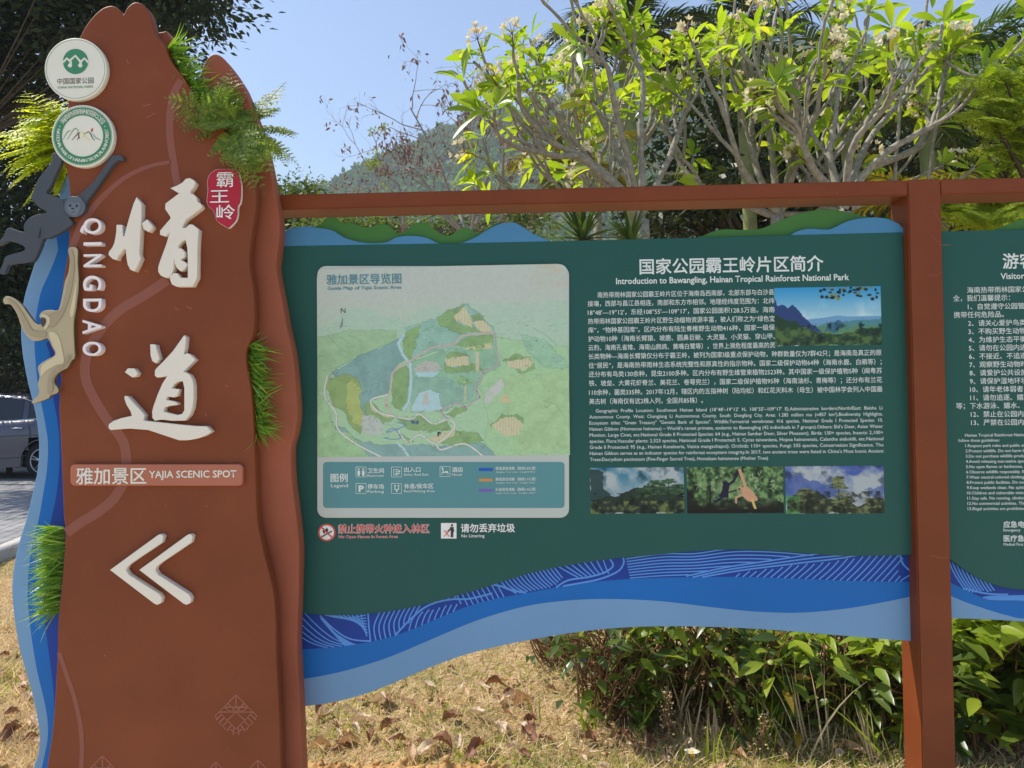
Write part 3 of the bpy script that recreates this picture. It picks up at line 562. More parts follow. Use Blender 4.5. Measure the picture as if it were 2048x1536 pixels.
ring_text(mb, 'NATIONAL PARK OF HAINAN TROPICAL RAINFOREST', 165, 272, 49, 196, -16, 9.4, YI-.0006, True, .03)
mb.build('ring_lettering', M_BADGE, b2)
for m_, ps in ((M_OLV, ([(245, 1160), (275, 1100), (305, 1070), (325, 1068)], [(285, 1165), (320, 1110), (355, 1055), (380, 1042), (400, 1060), (420, 1100)], [(555, 1095), (590, 1140), (640, 1165)])), (M_BRN, ([(338, 1165), (390, 1110), (425, 1085)], [(390, 1080), (412, 1120), (395, 1165)], [(405, 1120), (420, 1150)])),
               (M_YEL, ([(430, 1075), (460, 1100), (475, 1090), (450, 1145)], [(460, 1105), (500, 1150), (528, 1170)])), (M_INKD, ([(482, 1100), (510, 1078), (535, 1100), (560, 1150), (582, 1168)],))):
    mb = MB()
    for p_ in ps: s = smoothloop(E_(p_), 5, False); ribbon(mb, s, np.interp(np.linspace(0, 1, len(s)), [0, .5, 1], [.8, 2.0, 1.0]), YI)
    mb.build('mountain_stroke', m_, b2)
mb = MB(); c = E_([(550+11*math.cos(t)-4*math.sin(t), 1060+22*math.sin(t)) for t in np.linspace(0, 6.28, 20, endpoint=False)]); mb.add([P(*u, YI) for u in c], [list(range(20))]); mb.build('red_dot', M_CRIM, b2)
# gibbon cut-outs
g = ZM(5.908, 0, 300)
gg = g([(1310, 90), (1360, 65), (1420, 65), (1455, 105), (1440, 118), (1400, 112), (1345, 150), (1290, 220), (1180, 380), (1080, 520), (1012, 610), (1005, 690), (950, 745), (860, 785), (800, 790), (850, 860), (780, 922), (700, 972), (580, 1032), (505, 1045), (470, 1140), (398, 1292), (340, 1312), (110, 1345), (70, 1400), (40, 1450), (-10, 1456), (5, 1420), (40, 1340), (68, 1262), (180, 1222), (285, 1192), (300, 1150), (230, 1105), (100, 1066), (60, 1080), (0, 1112), (-40, 1120), (-10, 1080), (40, 1030), (95, 925), (190, 950), (285, 972), (282, 912), (300, 860), (360, 800), (440, 765), (562, 732), (460, 670), (390, 592), (368, 558), (400, 480), (460, 340), (570, 200), (622, 120), (615, 50), (655, 38), (710, 95), (702, 170), (640, 300), (590, 420), (538, 503), (620, 540), (700, 575), (755, 580), (850, 548), (915, 548), (1080, 400), (1180, 280), (1260, 160)])
gob = cutout('grey_gibbon', [gg], YF-.014, .014, M_GREY, pyl, 3, .001); gob['label'] = 'slate grey gibbon cutout swinging by both arms'
cutout('gibbon_head', [g(circ(880, 668, 118, 28))], YF-.018, .004, M_GREYF, gob, 0, .001)
cutout('gibbon_face', [g([(800, 640), (840, 615), (880, 630), (925, 618), (955, 650), (945, 700), (920, 760), (865, 775), (820, 745), (800, 700)])], YF-.0192, 0, mat('slate_muzzle_paint', S(100, 107, 116), .55, .05, 6), gob, 4)
mb = MB()
for x, y, rx, ry in ((827, 655, 15, 17), (906, 660, 15, 17), (858, 692, 20, 9)):
    c = g([(x+rx*math.cos(t), y+ry*math.sin(t)) for t in np.linspace(0, 6.28, 16, endpoint=False)]); mb.add([P(*u, YF-.0204) for u in c], [list(range(16))])
ribbon(mb, g([(838, 728), (862, 738), (888, 726)]), .8, YF-.0204); mb.build('eyes_and_nose', mat('slate_dark_paint', S(50, 54, 62), .5), gob)
mb = MB(); ribbon(mb, g([(482, 920), (470, 990), (455, 1040)]), [1, 3, 3], YF-.0152); M_CRS = mat('slate_crease_paint', S(52, 55, 60), .5); mb.build('fur_crease', M_CRS, gob); mb = MB(); ribbon(mb, g([(745, 600), (770, 700), (800, 780)]), .8, YF-.0152); mb.build('fur_crease', M_CRS, gob)
g = ZM(4.52, 0, 480)
gb = g([(618, 92), (640, 66), (680, 70), (697, 100), (695, 200), (703, 340), (700, 450), (680, 620), (662, 720), (660, 850), (668, 1000), (668, 1062), (638, 1090), (605, 1150), (560, 1175), (510, 1210), (482, 1260), (487, 1300), (518, 1342), (512, 1378), (450, 1403), (430, 1430), (330, 1466), (288, 1472), (310, 1440), (355, 1390), (345, 1300), (360, 1240), (345, 1160), (370, 1120), (430, 1080), (500, 1035), (470, 960), (430, 885), (370, 902), (300, 908), (240, 862), (195, 780), (160, 680), (120, 610), (85, 575), (42, 576), (30, 545), (50, 513), (90, 515), (140, 545), (200, 600), (250, 670), (322, 762), (368, 762), (368, 712), (358, 690), (372, 660), (405, 641), (460, 635), (518, 640), (545, 590), (575, 450), (590, 370), (620, 290), (632, 180)])
hob = cutout('beige_gibbon', [gb], YF-.016, .004, M_BEIGE, pyl, 3, .0008); hob['label'] = 'beige gibbon cutout hanging by one raised arm'
cutout('cut_edge', [[(x+.3, y+.3) for x, y in gb]], YF-.012, .012, M_EDGE, hob, 3)
Yh = YF-.0172
for m_, pts in ((M_BEIGE2, [(440, 840), (500, 840), (540, 900), (570, 1030), (575, 1110), (510, 1130), (420, 1180), (370, 1230), (380, 1130), (505, 1040), (478, 950)]), (M_BEIGE2, [(690, 380), (690, 460), (672, 640), (650, 700), (630, 660), (660, 520)]), (M_BEIGE3, [(625, 100), (650, 90), (672, 220), (650, 420), (600, 600), (540, 720), (470, 790), (430, 770), (440, 690), (500, 650), (560, 620), (600, 440), (640, 260)]),
                (M_BEIGE3, [(60, 530), (110, 545), (170, 610), (250, 740), (300, 820), (410, 830), (400, 880), (290, 870), (230, 820), (190, 720), (140, 620)]), (M_BEIGE2, [(366, 690), (385, 668), (440, 690), (450, 740), (420, 800), (395, 800), (420, 740), (400, 700)]), (M_BEIGE3, [(600, 1050), (580, 1120), (490, 1170), (440, 1250), (430, 1380), (460, 1390), (480, 1330), (475, 1250), (560, 1165), (620, 1090), (640, 1040)])):
    cutout('fur_patch', [g(pts)], Yh, 0, m_, hob, 3); Yh -= .0004
cutout('dark_face', [g([(368, 708), (400, 704), (416, 728), (396, 780), (380, 778), (368, 750)])], Yh-.0006, 0, mat('dark_face_paint', S(72, 68, 66), .5), hob, 3)

for sx in ([(236, 492), (240, 500), (238, 506)], [(288, 540), (296, 545)], [(372, 612), (380, 617), (384, 616)], [(350, 616), (358, 620)], [(410, 828), (413, 831)], [(286, 212), (302, 208)], [(292, 236), (310, 226)], [(208, 1310), (212, 1313)], [(412, 1010), (414, 1014)], [(252, 118), (258, 128)], [(330, 1010), (333, 1013)], [(450, 770), (456, 774)]):
    mb = MB(); ribbon(mb, sx, 1.6, YF-.0005); mb.build('scuff_mark', M_MOTIF, fb)
# plastic grass and ferns fixed to the signpost
M_PGRASS = leaf_mat('plastic_grass', (.08, .24, .03), (.36, .52, .07), .4, (1.3, 1.3, .5), .35, .4)
M_FERN = leaf_mat('fern_leaf', (.13, .22, .05), (.32, .40, .07), .5, (1.5, 1.5, .4), .5, .3)
M_FERNY = leaf_mat('sunlit_fern_leaf', (.42, .54, .035), (.66, .70, .06), .58, (1.4, 1.3, .3), .5, .3)  # lit copy of the fern leaf: the left fern's sun glow is in its colour
M_STALK = mat('fern_stalk', lin((98, 104, 56)), .6)
def blades(mb, bases, dirs, L, W, r, curl=.5, seg=5, down=.8):
    n = len(bases); t = np.linspace(0, 1, seg+1); d = unit(dirs); g_ = unit(r.normal(size=(n, 3))*[1, .5, 1]-[0, 0, down])
    c = bases[:, None]+d[:, None]*(L[:, None]*t)[..., None]+g_[:, None]*((L*curl*r.random(n))[:, None]*t**2.2)[..., None]
    side = unit(np.cross(d, rdir(n, r))); w = (W[:, None]*np.interp(t, [0, .5, 1], [.8, 1, .08]))[..., None]/2
    V = np.stack([c+side[:, None]*w, c-side[:, None]*w], 2).reshape(-1, 3); k = seg+1; o = (np.arange(n)*k*2)[:, None]+(np.arange(seg)*2)[None]
    mb.add(V, np.stack([o, o+1, o+3, o+2], -1).reshape(-1, 4))
def tuft(line, ang, n, Lr, Y0, seed):
    n = int(n*.85)
    r = np.random.default_rng(seed); mb = MB(); s = smoothloop(line, 12, False); k = (r.random(n)*(len(s)-1)).astype(int)
    base = np.array([P(*s[i], Y0+r.random()*.035) for i in k]); a = np.radians(ang+r.normal(size=n)*20)
    d = np.stack([np.cos(a), -.25-.9*r.random(n)*.6, np.sin(a)], -1); L = Lr*(.5+.8*r.random(n))
    blades(mb, base, d, L, np.full(n, .0042)*(.6+.9*r.random(n)), r, .6)
    return mb.build('artificial_grass', M_PGRASS, pyl)
tuft([(336, 95), (352, 135), (375, 175), (392, 210), (420, 240)], -4, 760, .072, YF+.02, 1)
tuft([(494, 690), (492, 720), (500, 770), (505, 830), (508, 858)], -8, 680, .070, YF+.02, 2)
tuft([(128, 1055), (130, 1100), (126, 1160), (120, 1225)], 184, 660, .064, YF+.02, 3)
def fern_frond(stalk, leafs, base, tip, sag, width, nrm, r, npin=12, npl=7):
    base, tip = np.array(base), np.array(tip); L = np.linalg.norm(tip-base); t = np.linspace(0, 1, 14)
    c = base+(tip-base)*t[:, None]; c[:, 2] += (-sag*4*(t-t**2))*-1*L*1.0; c[:, 1] -= 0
    stalk.tube(c, np.linspace(.0016, .0005, 14), 4)
    ts = np.linspace(.10, .99, npin); B0 = np.stack([np.interp(ts, t, c[:, i]) for i in range(3)], -1); ax = np.gradient(c, axis=0); ax = unit(np.stack([np.interp(ts, t, ax[:, i]) for i in range(3)], -1))
    nrm = np.broadcast_to(unit(np.array(nrm, float)), ax.shape)
    for sgn in (-1, 1):
        sd = unit(np.cross(ax, nrm))*sgn; pd = unit(sd+ax*.55+r.normal(size=sd.shape)*.08); pl_ = width*np.interp(ts, [0, .25, .6, 1], [.75, 1, .75, .06])*(.9+.2*r.random(npin))
        tt = np.linspace(.05, 1, npl); Q = B0[:, None]+pd[:, None]*(pl_[:, None]*tt)[..., None]; Q[..., 2] -= (pl_[:, None]*tt**2)*.12
        for s2 in (-1, 1):
            s3 = unit(np.cross(pd, nrm))*s2; dd = unit(s3[:, None]*.8+pd[:, None]*.75+r.normal(size=(npin, npl, 3))*.12).reshape(-1, 3)
            ll = (pl_[:, None]*.25*np.interp(tt, [0, .3, 1], [.9, 1, .35])[None]*np.ones((npin, 1))).ravel()
            nn = np.repeat(nrm, npl, 0)+r.normal(size=(npin*npl, 3))*.15
            leafs.add(*quad_leaf(Q.reshape(-1, 3), dd, nn, ll, ll*.8))
def fern(name_seed, fronds, mf, nb, ws):
    r = np.random.default_rng(name_seed); st, lf = MB(), MB()
    for (bx, by, bY), (tx, ty, tY), sag, w in fronds:
        fern_frond(st, lf, P(bx, by, bY), P(tx, ty, tY), sag, w*ws, (nb[0]+r.normal()*.22, nb[1], nb[2]+r.normal()*.2), r, 13)
    o = lf.build('artificial_fern', mf, pyl); st.build('fern_stalk', M_STALK, o); return o
fern(5, [((470, 285, 1.93), (330, 196, 1.80), .10, .062), ((440, 270, 1.92), (462, 140, 1.93), .02, .060), ((470, 250, 1.94), (430, 168, 1.90), .0, .055), ((452, 262, 1.91), (505, 335, 1.80), .05, .065), ((455, 250, 1.92), (530, 388, 1.84), .10, .060),
         ((470, 262, 1.91), (488, 338, 1.78), .08, .058), ((490, 250, 1.95), (520, 340, 1.86), .08, .050), ((500, 250, 1.97), (573, 163, 2.08), .03, .045), ((505, 262, 1.98), (598, 268, 2.08), .08, .050), ((505, 275, 1.98), (597, 330, 2.10), .10, .045), ((460, 240, 1.93), (415, 262, 1.82), .05, .055), ((480, 300, 1.93), (500, 232, 1.92), .0, .055), ((500, 290, 1.97), (560, 300, 2.10), .12, .045), ((462, 245, 1.92), (512, 205, 1.98), .06, .05), ((468, 255, 1.91), (400, 215, 1.84), .08, .055), ((475, 270, 1.90), (545, 350, 1.80), .10, .06), ((480, 280, 1.90), (508, 385, 1.79), .06, .05), ((498, 240, 1.97), (560, 215, 2.06), .03, .04)], M_FERN, (-.05, -.95, .38), 1.15)
fern(6, [((138, 290, 1.97), (48, 182, 2.05), .04, .070), ((132, 300, 1.97), (0, 285, 2.05), .08, .072), ((132, 310, 1.98), (2, 345, 2.02), .10, .070), ((134, 320, 1.98), (42, 418, 2.0), .06, .060), ((138, 280, 1.98), (100, 198, 2.04), .0, .070), ((128, 300, 1.97), (40, 238, 2.06), .05, .072), ((136, 330, 1.98), (100, 378, 2.0), .05, .050), ((128, 318, 1.98), (-6, 312, 2.08), .06, .07), ((132, 300, 1.99), (70, 330, 1.97), .05, .06), ((134, 296, 1.98), (22, 262, 2.06), .05, .07), ((130, 312, 1.98), (18, 378, 2.03), .08, .07), ((136, 322, 1.98), (66, 402, 2.0), .06, .06), ((134, 286, 1.98), (66, 205, 2.04), .02, .07), ((134, 300, 1.97), (-20, 268, 2.05), .06, .075), ((134, 310, 1.97), (50, 350, 2.0), .06, .07), ((136, 272, 1.98), (84, 232, 2.03), .02, .06)], M_FERNY, (-.35, -.62, .78), 1.3)

# ---------------------------------------------------------------- post-and-beam frame
frame = thing('sign_frame', 'rust brown square steel post and top beam holding the green boards', 'frame', (P(1880, 1536, 2.0)[0], 2.05, 0))
xl, xr = P(1834, 1100, 2.0)[0], P(1901, 1100, 2.0)[0]; zt = P(1500, 366.5, 2.0)[2]; zb = P(1500, 398, 2.0)[2]
def bevbox(name, a, b, m, parent, bev=.003):
    me = bpy.data.meshes.new(name); bm = bmesh.new(); bmesh.ops.create_cube(bm, size=1)
    for v in bm.verts: v.co = Vector([(a[i]+b[i])/2+v.co[i]*(b[i]-a[i]) for i in range(3)])
    bmesh.ops.bevel(bm, geom=bm.edges[:], offset=bev, segments=2, affect='EDGES'); bm.to_mesh(me); bm.free(); return obj(name, me, m, parent)
bevbox('post', (xl, 2.0, -.2), (xr, 2.10, zt), M_POST, frame)
bevbox('beam', (P(540, 400, 2.0)[0], 2.0012, zb), (xl+.001, 2.0988, zt-.0008), M_POST, frame); bevbox('beam', (xr-.001, 2.0012, zb), (xr+1.1, 2.0988, zt-.0008), M_POST, frame)
for k_, sx in enumerate(([(1862, 470), (1880, 488), (1902, 490)], [(1866, 420), (1882, 446), (1890, 455)], [(1860, 1110), (1884, 1116), (1896, 1113)], [(1884, 545), (1870, 552), (1858, 549)], [(1840, 880), (1846, 884)])):
    mb = MB(); ribbon(mb, smoothloop([(x, y) for x, y in sx], 5, False) if len(sx) > 2 else sx, 1.1, 1.9995); mb.build('paint_scratch', M_STRIPE, frame)
bevbox('post', (xr+1.05, 2.0, -.2), (xr+1.05+xr-xl, 2.10, zt-.004), M_POST, frame)
# ---------------------------------------------------------------- the two hanging boards
YG, YW, YTX = 2.030, 2.046, 2.0293
def wave_lines(mb, top, bot, fams, Y):
    """painted line families inside a wavy band; u = photo x, v = 0 at the top edge .. 1 at the bottom"""
    tx, ty = np.array(top).T; bx, by = np.array(bot).T
    for fam in fams:
        for k in range(fam['n']):
            f = k/max(1, fam['n']-1); uv = smoothloop(fam['f'](f), 6, False); ok = [tx[0] <= u <= tx[-1] and -.001 <= v <= 1.001 and fam.get('c', lambda u, v: True)(u, v) for u, v in uv]
            run = []
            for (u, v), g in list(zip(uv, ok))+[((0, 0), False)]:
                if g: run.append((u, np.interp(u, tx, ty)*(1-v)+np.interp(u, bx, by)*v))
                else:
                    if len(run) > 2: ribbon(mb, run, fam.get('w', 3.2)*.85, Y)
                    run = []
def panel(name, label, cat, green, navy_low, mid_low, low, xlr, fams, crest_g, crest_b):
    t = thing(name, label, cat, ((P(xlr[0], 900, YG)[0]+P(xlr[1], 900, YG)[0])/2, YG, 0))
    top = green['bottom']; gb = cutout('board', [green['top']+top[::-1]], YG, .012, M_GREEN, t, 0, .001)
    up = [(x, y-30) for x, y in top]
    w = cutout('wave_board', [up+low[::-1]], YW, .012, M_LBLUE, t, 0, .001)
    cutout('mid_blue_wave', [[(x, y-8) for x, y in navy_low]+mid_low[::-1]], YW-.0004, 0, M_MBLUE, w)
    nv = cutout('navy_wave', [[(x, y-12) for x, y in top]+navy_low[::-1]], YW-.0008, 0, M_NAVY, w)
    mb = MB(); wave_lines(mb, [(x, y-1) for x, y in top], navy_low, fams, YW-.0012); mb.build('wave_line', M_LINE, w)
    for c in crest_g: cutout('hill_crest', [c], YG+.016, .008, M_CRESTG, t, 3, .001)
    for c in crest_b: cutout('hill_crest', [c], YG+.001, .010, M_CRESTB, t, 3, .001)
    return t, gb
def SL(p, k=5): return [tuple(q) for q in smoothloop(p, k, False)]
gbot = SL([(545, 1215), (600, 1224), (623, 1227), (670, 1230), (733, 1227), (795, 1219.5), (850, 1208), (912, 1191), (951, 1180), (1010, 1161), (1069, 1143.5), (1147, 1128), (1225, 1117), (1303, 1110), (1373, 1103), (1452, 1098.5), (1530, 1100.5), (1608, 1105.5), (1666, 1110), (1725, 1111), (1826, 1109)])
nlow = SL([(545, 1300), (600, 1299), (678, 1293), (756, 1280.5), (815, 1262.5), (873, 1238), (932, 1214), (990, 1198), (1069, 1183), (1147, 1169), (1225, 1160.5), (1303, 1156), (1373, 1154.5), (1490, 1154), (1608, 1158), (1705, 1162), (1823, 1164)])
mlow = SL([(545, 1364), (600, 1358.6), (658, 1349), (717, 1334), (776, 1315), (834, 1291), (893, 1265.6), (951, 1242), (1010, 1223), (1069, 1209), (1147, 1200), (1225, 1198), (1303, 1201), (1360, 1206.5), (1412, 1213), (1490, 1221.5), (1549, 1225), (1608, 1225), (1686, 1218), (1764, 1205), (1823, 1192.5)])
low = SL([(545, 1419), (600, 1413), (658, 1405.5), (717, 1391), (776, 1370), (834, 1345), (893, 1321.5), (951, 1303), (1030, 1285), (1100, 1272), (1178, 1260.5), (1256, 1254), (1334, 1252), (1412, 1253), (1490, 1256), (1569, 1261), (1647, 1267.6), (1725, 1274), (1825, 1282)])
def fan(x0, x1, lean, n, w=3.2, bow=0.0, v0=0, v1=1): return dict(n=n, w=w, f=lambda f: [(x0+(x1-x0)*f+lean*(v-.0)+bow*4*v*(1-v), v0+(v1-v0)*v) for v in (0, .33, .66, 1)])
def along(x0, x1, va, vb, n, amp=.06, w=3.0, ph=0.): return dict(n=n, w=w, f=lambda f: [(x0+(x1-x0)*s, va+(vb-va)*f+amp*math.sin(6.5*s+ph+f*2)*(1-.3*f)) for s in np.linspace(0, 1, 12)])
def LN(p, w=4.6): return dict(n=1, w=w, f=lambda f: p)
L1 = [(600, .0), (628, .30), (660, .72), (700, 1.0)]; dg = lambda u: 1.0-(u-1385)/300.0
fams = [dict(n=5, w=2.6, f=lambda f: [(548+60*f, .0), (580+60*f, .42), (618+56*f, .80), (655+56*f, 1.0)]), LN([(640, .05), (668, .45), (700, .80), (742, .98)], 3.6), LN([(736, .0), (738, .5), (741, .98)], 3.6),
        dict(n=9, w=2.8, f=lambda f: [(650+72*f, .02), (690+36*f, .12+.24*f), (737, .06+.9*f)], c=lambda u, v: u < 735 and v < .05+(u-640)/100*.95),
        dict(n=7, w=2.8, f=lambda f: [(640+9*f, .10+.10*f), (664+8*f, .52+.08*f), (690+18*f, 1.0)], c=lambda u, v: v > .10+(u-640)/100*.95),
        dict(n=9, w=3.2, f=lambda f: [(760+12*f*9/1.2*.9, 0), (748+80*f, .5), (752+78*f, 1)], c=lambda u, v: v < 1.02-(u-792)/80 if u > 800 else True),
        LN([(790, 1.0), (815, .62), (846, .22), (872, .10), (905, .20), (940, .52), (985, .60)], 4.2),
        dict(n=8, w=3.0, f=lambda f: [(850+78*f, .12), (826+90*f, .52), (818+88*f, 1.0)], c=lambda u, v: v > .30 and v > (.30+(u-850)/135*.45) and u > 800+30*(1-v)), dict(n=4, w=2.8, f=lambda f: [(872+14*f*3, .0), (866+14*f*3, .16)]),
        dict(n=9, w=3.2, f=lambda f: [(914+78*f, 0), (920+80*f, .5), (926+82*f, 1)], c=lambda u, v: v < .05+(u-880)/60 or u > 990), LN([(984, .02), (1002, .30), (1024, .70), (1052, .98)], 5),
        dict(n=15, w=3.2, f=lambda f: [(1002+106*f, 0), (1014+108*f, .5), (1036+104*f, 1)], c=lambda u, v: v < (1.0 if u < 1104 else 1-(u-1104)/70)), LN([(1112, 1.0), (1136, .76), (1176, .74), (1208, .62), (1226, .36), (1220, .04)], 4.2),
        dict(n=8, w=3.0, f=lambda f: [(1116+90*f, 0), (1138+74*f, .40), (1158+60*f, .72)], c=lambda u, v: v < .70), LN([(1126, 1.0), (1192, .92), (1234, .64), (1247, .30), (1246, .0)], 4.2),
        dict(n=8, w=3.0, f=lambda f: [(1252+8*f, .10+.86*f), (1320, .02+.90*f), (1390, .12+.78*f), (1470, -.02+.88*f), (1560, -.06+.92*f), (1680, .0+.9*f)], c=lambda u, v: v < dg(u)-.10), LN([(1385, 1.0), (1450, .76), (1540, .50), (1630, .18), (1690, .0)], 3.6), LN([(1372, .96), (1440, .70), (1530, .42), (1610, .12), (1640, .0)], 3.6), LN([(1404, 1.0), (1470, .80), (1560, .54), (1650, .24), (1716, .0)], 3.6),
        dict(n=28, w=3.2, f=lambda f: [(1478+376*f, 0), (1462+366*f, .5), (1430+374*f, 1)], c=lambda u, v: v > dg(u)+.16 and u < 1798+22*abs(v-.5)), LN([(1800, .02), (1806, .35), (1821, .62)], 4.2), LN([(1821, .74), (1806, .9), (1800, 1.0)], 3)]
Zc = ZM(3.4133, 500, 150); Zr = ZM(2.56, 1100, 400)
cg = [Zc([(435, 1050), (480, 1020), (520, 980), (560, 972), (592, 982), (628, 1010), (655, 1014), (682, 1006), (720, 1020), (780, 1040), (830, 1036), (880, 1020), (930, 1022), (970, 1048), (1002, 1080), (1040, 1076), (1080, 1050), (1122, 1016), (1168, 1008), (1212, 1016), (1250, 1050), (1300, 1085), (1350, 1098), (1392, 1084), (1432, 1054), (1470, 1040), (1512, 1060), (1555, 1078), (1598, 1068), (1650, 1030), (1720, 1016), (1720, 1180), (435, 1190)]),
      Zr([(740, 225), (790, 184), (830, 165), (900, 151), (1000, 155), (1080, 148), (1170, 110), (1260, 75), (1340, 56), (1420, 48), (1500, 58), (1590, 80), (1660, 92), (1740, 95), (1782, 130), (1810, 160), (1812, 225)])]
cb = [Zc([(190, 1105), (250, 1060), (310, 1040), (400, 1034), (450, 1044), (510, 1050), (560, 1062), (600, 1085), (650, 1114), (730, 1138), (820, 1150), (890, 1148), (945, 1138), (1000, 1110), (1080, 1099), (1170, 1105), (1230, 1124), (1280, 1148), (1330, 1156), (1400, 1154), (1470, 1140), (1550, 1104), (1620, 1060), (1700, 1020), (1770, 1008), (1820, 1015), (1870, 1045), (1940, 1090), (2035, 1132), (2045, 1150), (1500, 1172), (190, 1190)]),
      Zr([(1225, 186), (1270, 160), (1330, 148), (1395, 152), (1440, 149), (1500, 120), (1560, 100), (1640, 91), (1700, 93), (1755, 108), (1803, 140), (1803, 180), (1225, 195)])]
brd, board = panel('information_board', 'dark green information board with white guide map, intro text and blue wave bottom', 'sign', dict(top=[(545, 493.5), (560, 493), (900, 487.2), (1138, 482.6), (1805, 465)][::1], bottom=gbot), nlow, mlow, low, (560, 1825), fams, cg, cb)
zg = ZM(2.417, 1748, 900); zh = ZM(3.073, 1748, 400)
gbot2 = SL(zg([(355, 510), (380, 535), (450, 585), (530, 630), (620, 660), (725, 674)])+[(2130, 1178), (2260, 1168), (2380, 1160)]); nlow2 = SL(zg([(355, 634), (383, 648), (450, 680), (530, 715), (620, 729), (725, 728)])+[(2140, 1205), (2380, 1215)])
mlow2 = SL(zg([(355, 700), (385, 711), (450, 738), (560, 775), (640, 798), (725, 815)])+[(2140, 1240), (2380, 1240)]); low2 = SL(zg([(355, 811), (388, 812), (560, 818), (725, 828)])+[(2140, 1250), (2380, 1262)])
fams2 = [dict(n=10, w=3.2, f=lambda f: [(1893+84*f, 0), (1908+84*f, .5), (1930+84*f, 1)], c=lambda u, v: v < 1.25-(u-1920)/90), LN([(1926, 1.0), (1950, .82), (1984, .66), (2016, .52)], 4), LN([(1966, 1.0), (1985, .80), (2016, .66), (2060, .58)], 4), dict(n=6, w=3.2, f=lambda f: [(1972+16*f, 1.0-.22*f), (2020, .92-.20*f), (2080, .98-.30*f), (2200, .9-.3*f)])]
brd2, board2 = panel('information_board', 'dark green visitor rules board at the right edge, cut off by the photo border', 'sign', dict(top=[(1880, 463.5), (2048, 459.5), (2380, 452)], bottom=gbot2), nlow2, mlow2, low2, (1895, 2380), fams2,
                     [zh([(690, 215), (722, 192), (800, 161), (922, 115), (1060, 90), (1200, 110), (1300, 160), (1320, 215)])], [])
# guide map board
gm = cutout('guide_map', [rrect(635, 532.5, 1137.5, 1035, 17)], YG-.006, .006, M_MAPW, brd, 0, .001); YM = YG-.0066
pic, keep = pic_map(); pic.build('map_picture', (634.5, 532, 1137.5, 912), YM, gm, keep)
lg = cutout('legend_panel', [rrect(646, 924, 1129, 1016, 7)], YM, 0, M_TEAL, gm)
YK = YM-.0006; mb = MB(); add_text(mb, '雅加景区导览图', 653, 560, 22, YK, 803, .016); add_text(mb, 'Guide Map of Yajia Scenic Area', 655, 576.5, 9.6, YK, 803, .018); mb.build('map_title', M_TITLE, gm)
mb = MB(); add_text(mb, 'N', 681.5, 621, 14, YK, 691, 0); mb.build('map_letter', M_INKD, gm); mb = MB(); add_text(mb, 'P', 875, 868, 13, YK, 882, .03); mb.build('map_letter', M_INKD, gm)
mb = MB(); add_text(mb, '情道', 822, 845, 8, YK, 838, .01); mb.build('route_name', mat('route_blue', S(66, 96, 150), .5), gm)
mb = MB()
add_text(mb, '图例', 661, 956, 18, YK, 695.5, .02); add_text(mb, 'Legend', 662, 971, 9.5, YK, 696, .012)
for x, y, a, b, xa in ((735, 941.5, '卫生间', 'Restroom', 768), (735, 973.5, '停车场', 'Parking', 768), (808, 939.5, '出入口', 'Entry And Exit', 857), (808, 972.5, '休息/侯车区', 'Rest/Waiting Area', 869), (904, 939.5, '酒店', 'Hotel', 924)):
    add_text(mb, a, x, y, 11, YK, x+11*len(a) if '/' not in a else x+59, .02); add_text(mb, b, x, y+9.5, 7, YK, xa, .012)
for y, a, b in ((937, '情道游览线路（路程0.8公里）', 'Qingdao Tour route（Length0.8km）'), (958.5, '康道游览线路（路程1.5公里）', 'Kangdao Tour route（Length1.5km）'), (979, '乐道游览线路（路程1.4公里）', 'Ledao Tour route（Length1.4km）')):
    add_text(mb, a, 991, y, 7, YK, 1072, .014); add_text(mb, b, 992, y+7, 4.2, YK, 1070, .006)
mb.build('legend_lettering', M_TXT, lg)
def sq(x0, y0, x1, y1, w=1.1): ribbon(mb, [(x0, y0), (x1, y0), (x1, y1), (x0, y1), (x0, y0)], w, YK)
def pg(pts):
    mb.add([P(x, y, YK) for x, y in pts], [list(range(len(pts)))])
def sym(x, y):
    global mb
    mb = MB(); sq(x, y, x+20, y+20)
def sbuild(): mb.build('legend_symbol', M_TXT, lg)
sym(712, 934)
for x in (717.5, 726.5):
    pg(circ(x, 938.5, 1.8, 10)); pg([(x-2.6, 941.5), (x+2.6, 941.5), (x+2.6, 948), (x+1.6, 952), (x-1.6, 952), (x-2.6, 948)])
sbuild(); sym(712, 967); add_text(mb, 'P', 717, 977, 17, YK, 728, .05)
sbuild(); sym(783, 934); ribbon(mb, [(797, 939), (787.5, 939), (787.5, 950), (797, 950)], 1.4, YK); ribbon(mb, [(791, 942.5), (800, 942.5)], 1.5, YK); ribbon(mb, [(797, 939.8), (800.5, 942.5), (797, 945.2)], 1.2, YK); ribbon(mb, [(800, 947), (792, 947)], 1.5, YK); ribbon(mb, [(794, 944.6), (791, 947), (794, 949.4)], 1.2, YK)
sbuild(); sym(783, 967)
for x, s in ((790, 1), (797, -1)): pg(circ(x, 971.5, 1.8, 10)); ribbon(mb, [(x, 974), (x, 979), (x+4*s, 979), (x+4*s, 984)], 2, YK)
sbuild(); sym(880, 933); ribbon(mb, [(884, 949), (884, 945), (896, 945), (896, 949)], 1.8, YK); pg(circ(886.5, 942, 1.6, 8)); ribbon(mb, [(890, 943), (896, 943)], 1.8, YK); pg(circ(885, 937, 2, 10)); ribbon(mb, [(885, 938), (885, 942)], .8, YK); sbuild()
for y, c, nm in ((939, S(46, 84, 166), 'blue'), (960, S(170, 128, 78), 'ochre'), (981, S(106, 92, 158), 'violet')):
    mb = MB(); pg([(958, y-3), (985.5, y-3), (985.5, y+3), (958, y+3)]); o = mb.build('route_swatch', mat('route_'+nm, c, .5), lg); o['label'] = nm+' route swatch'
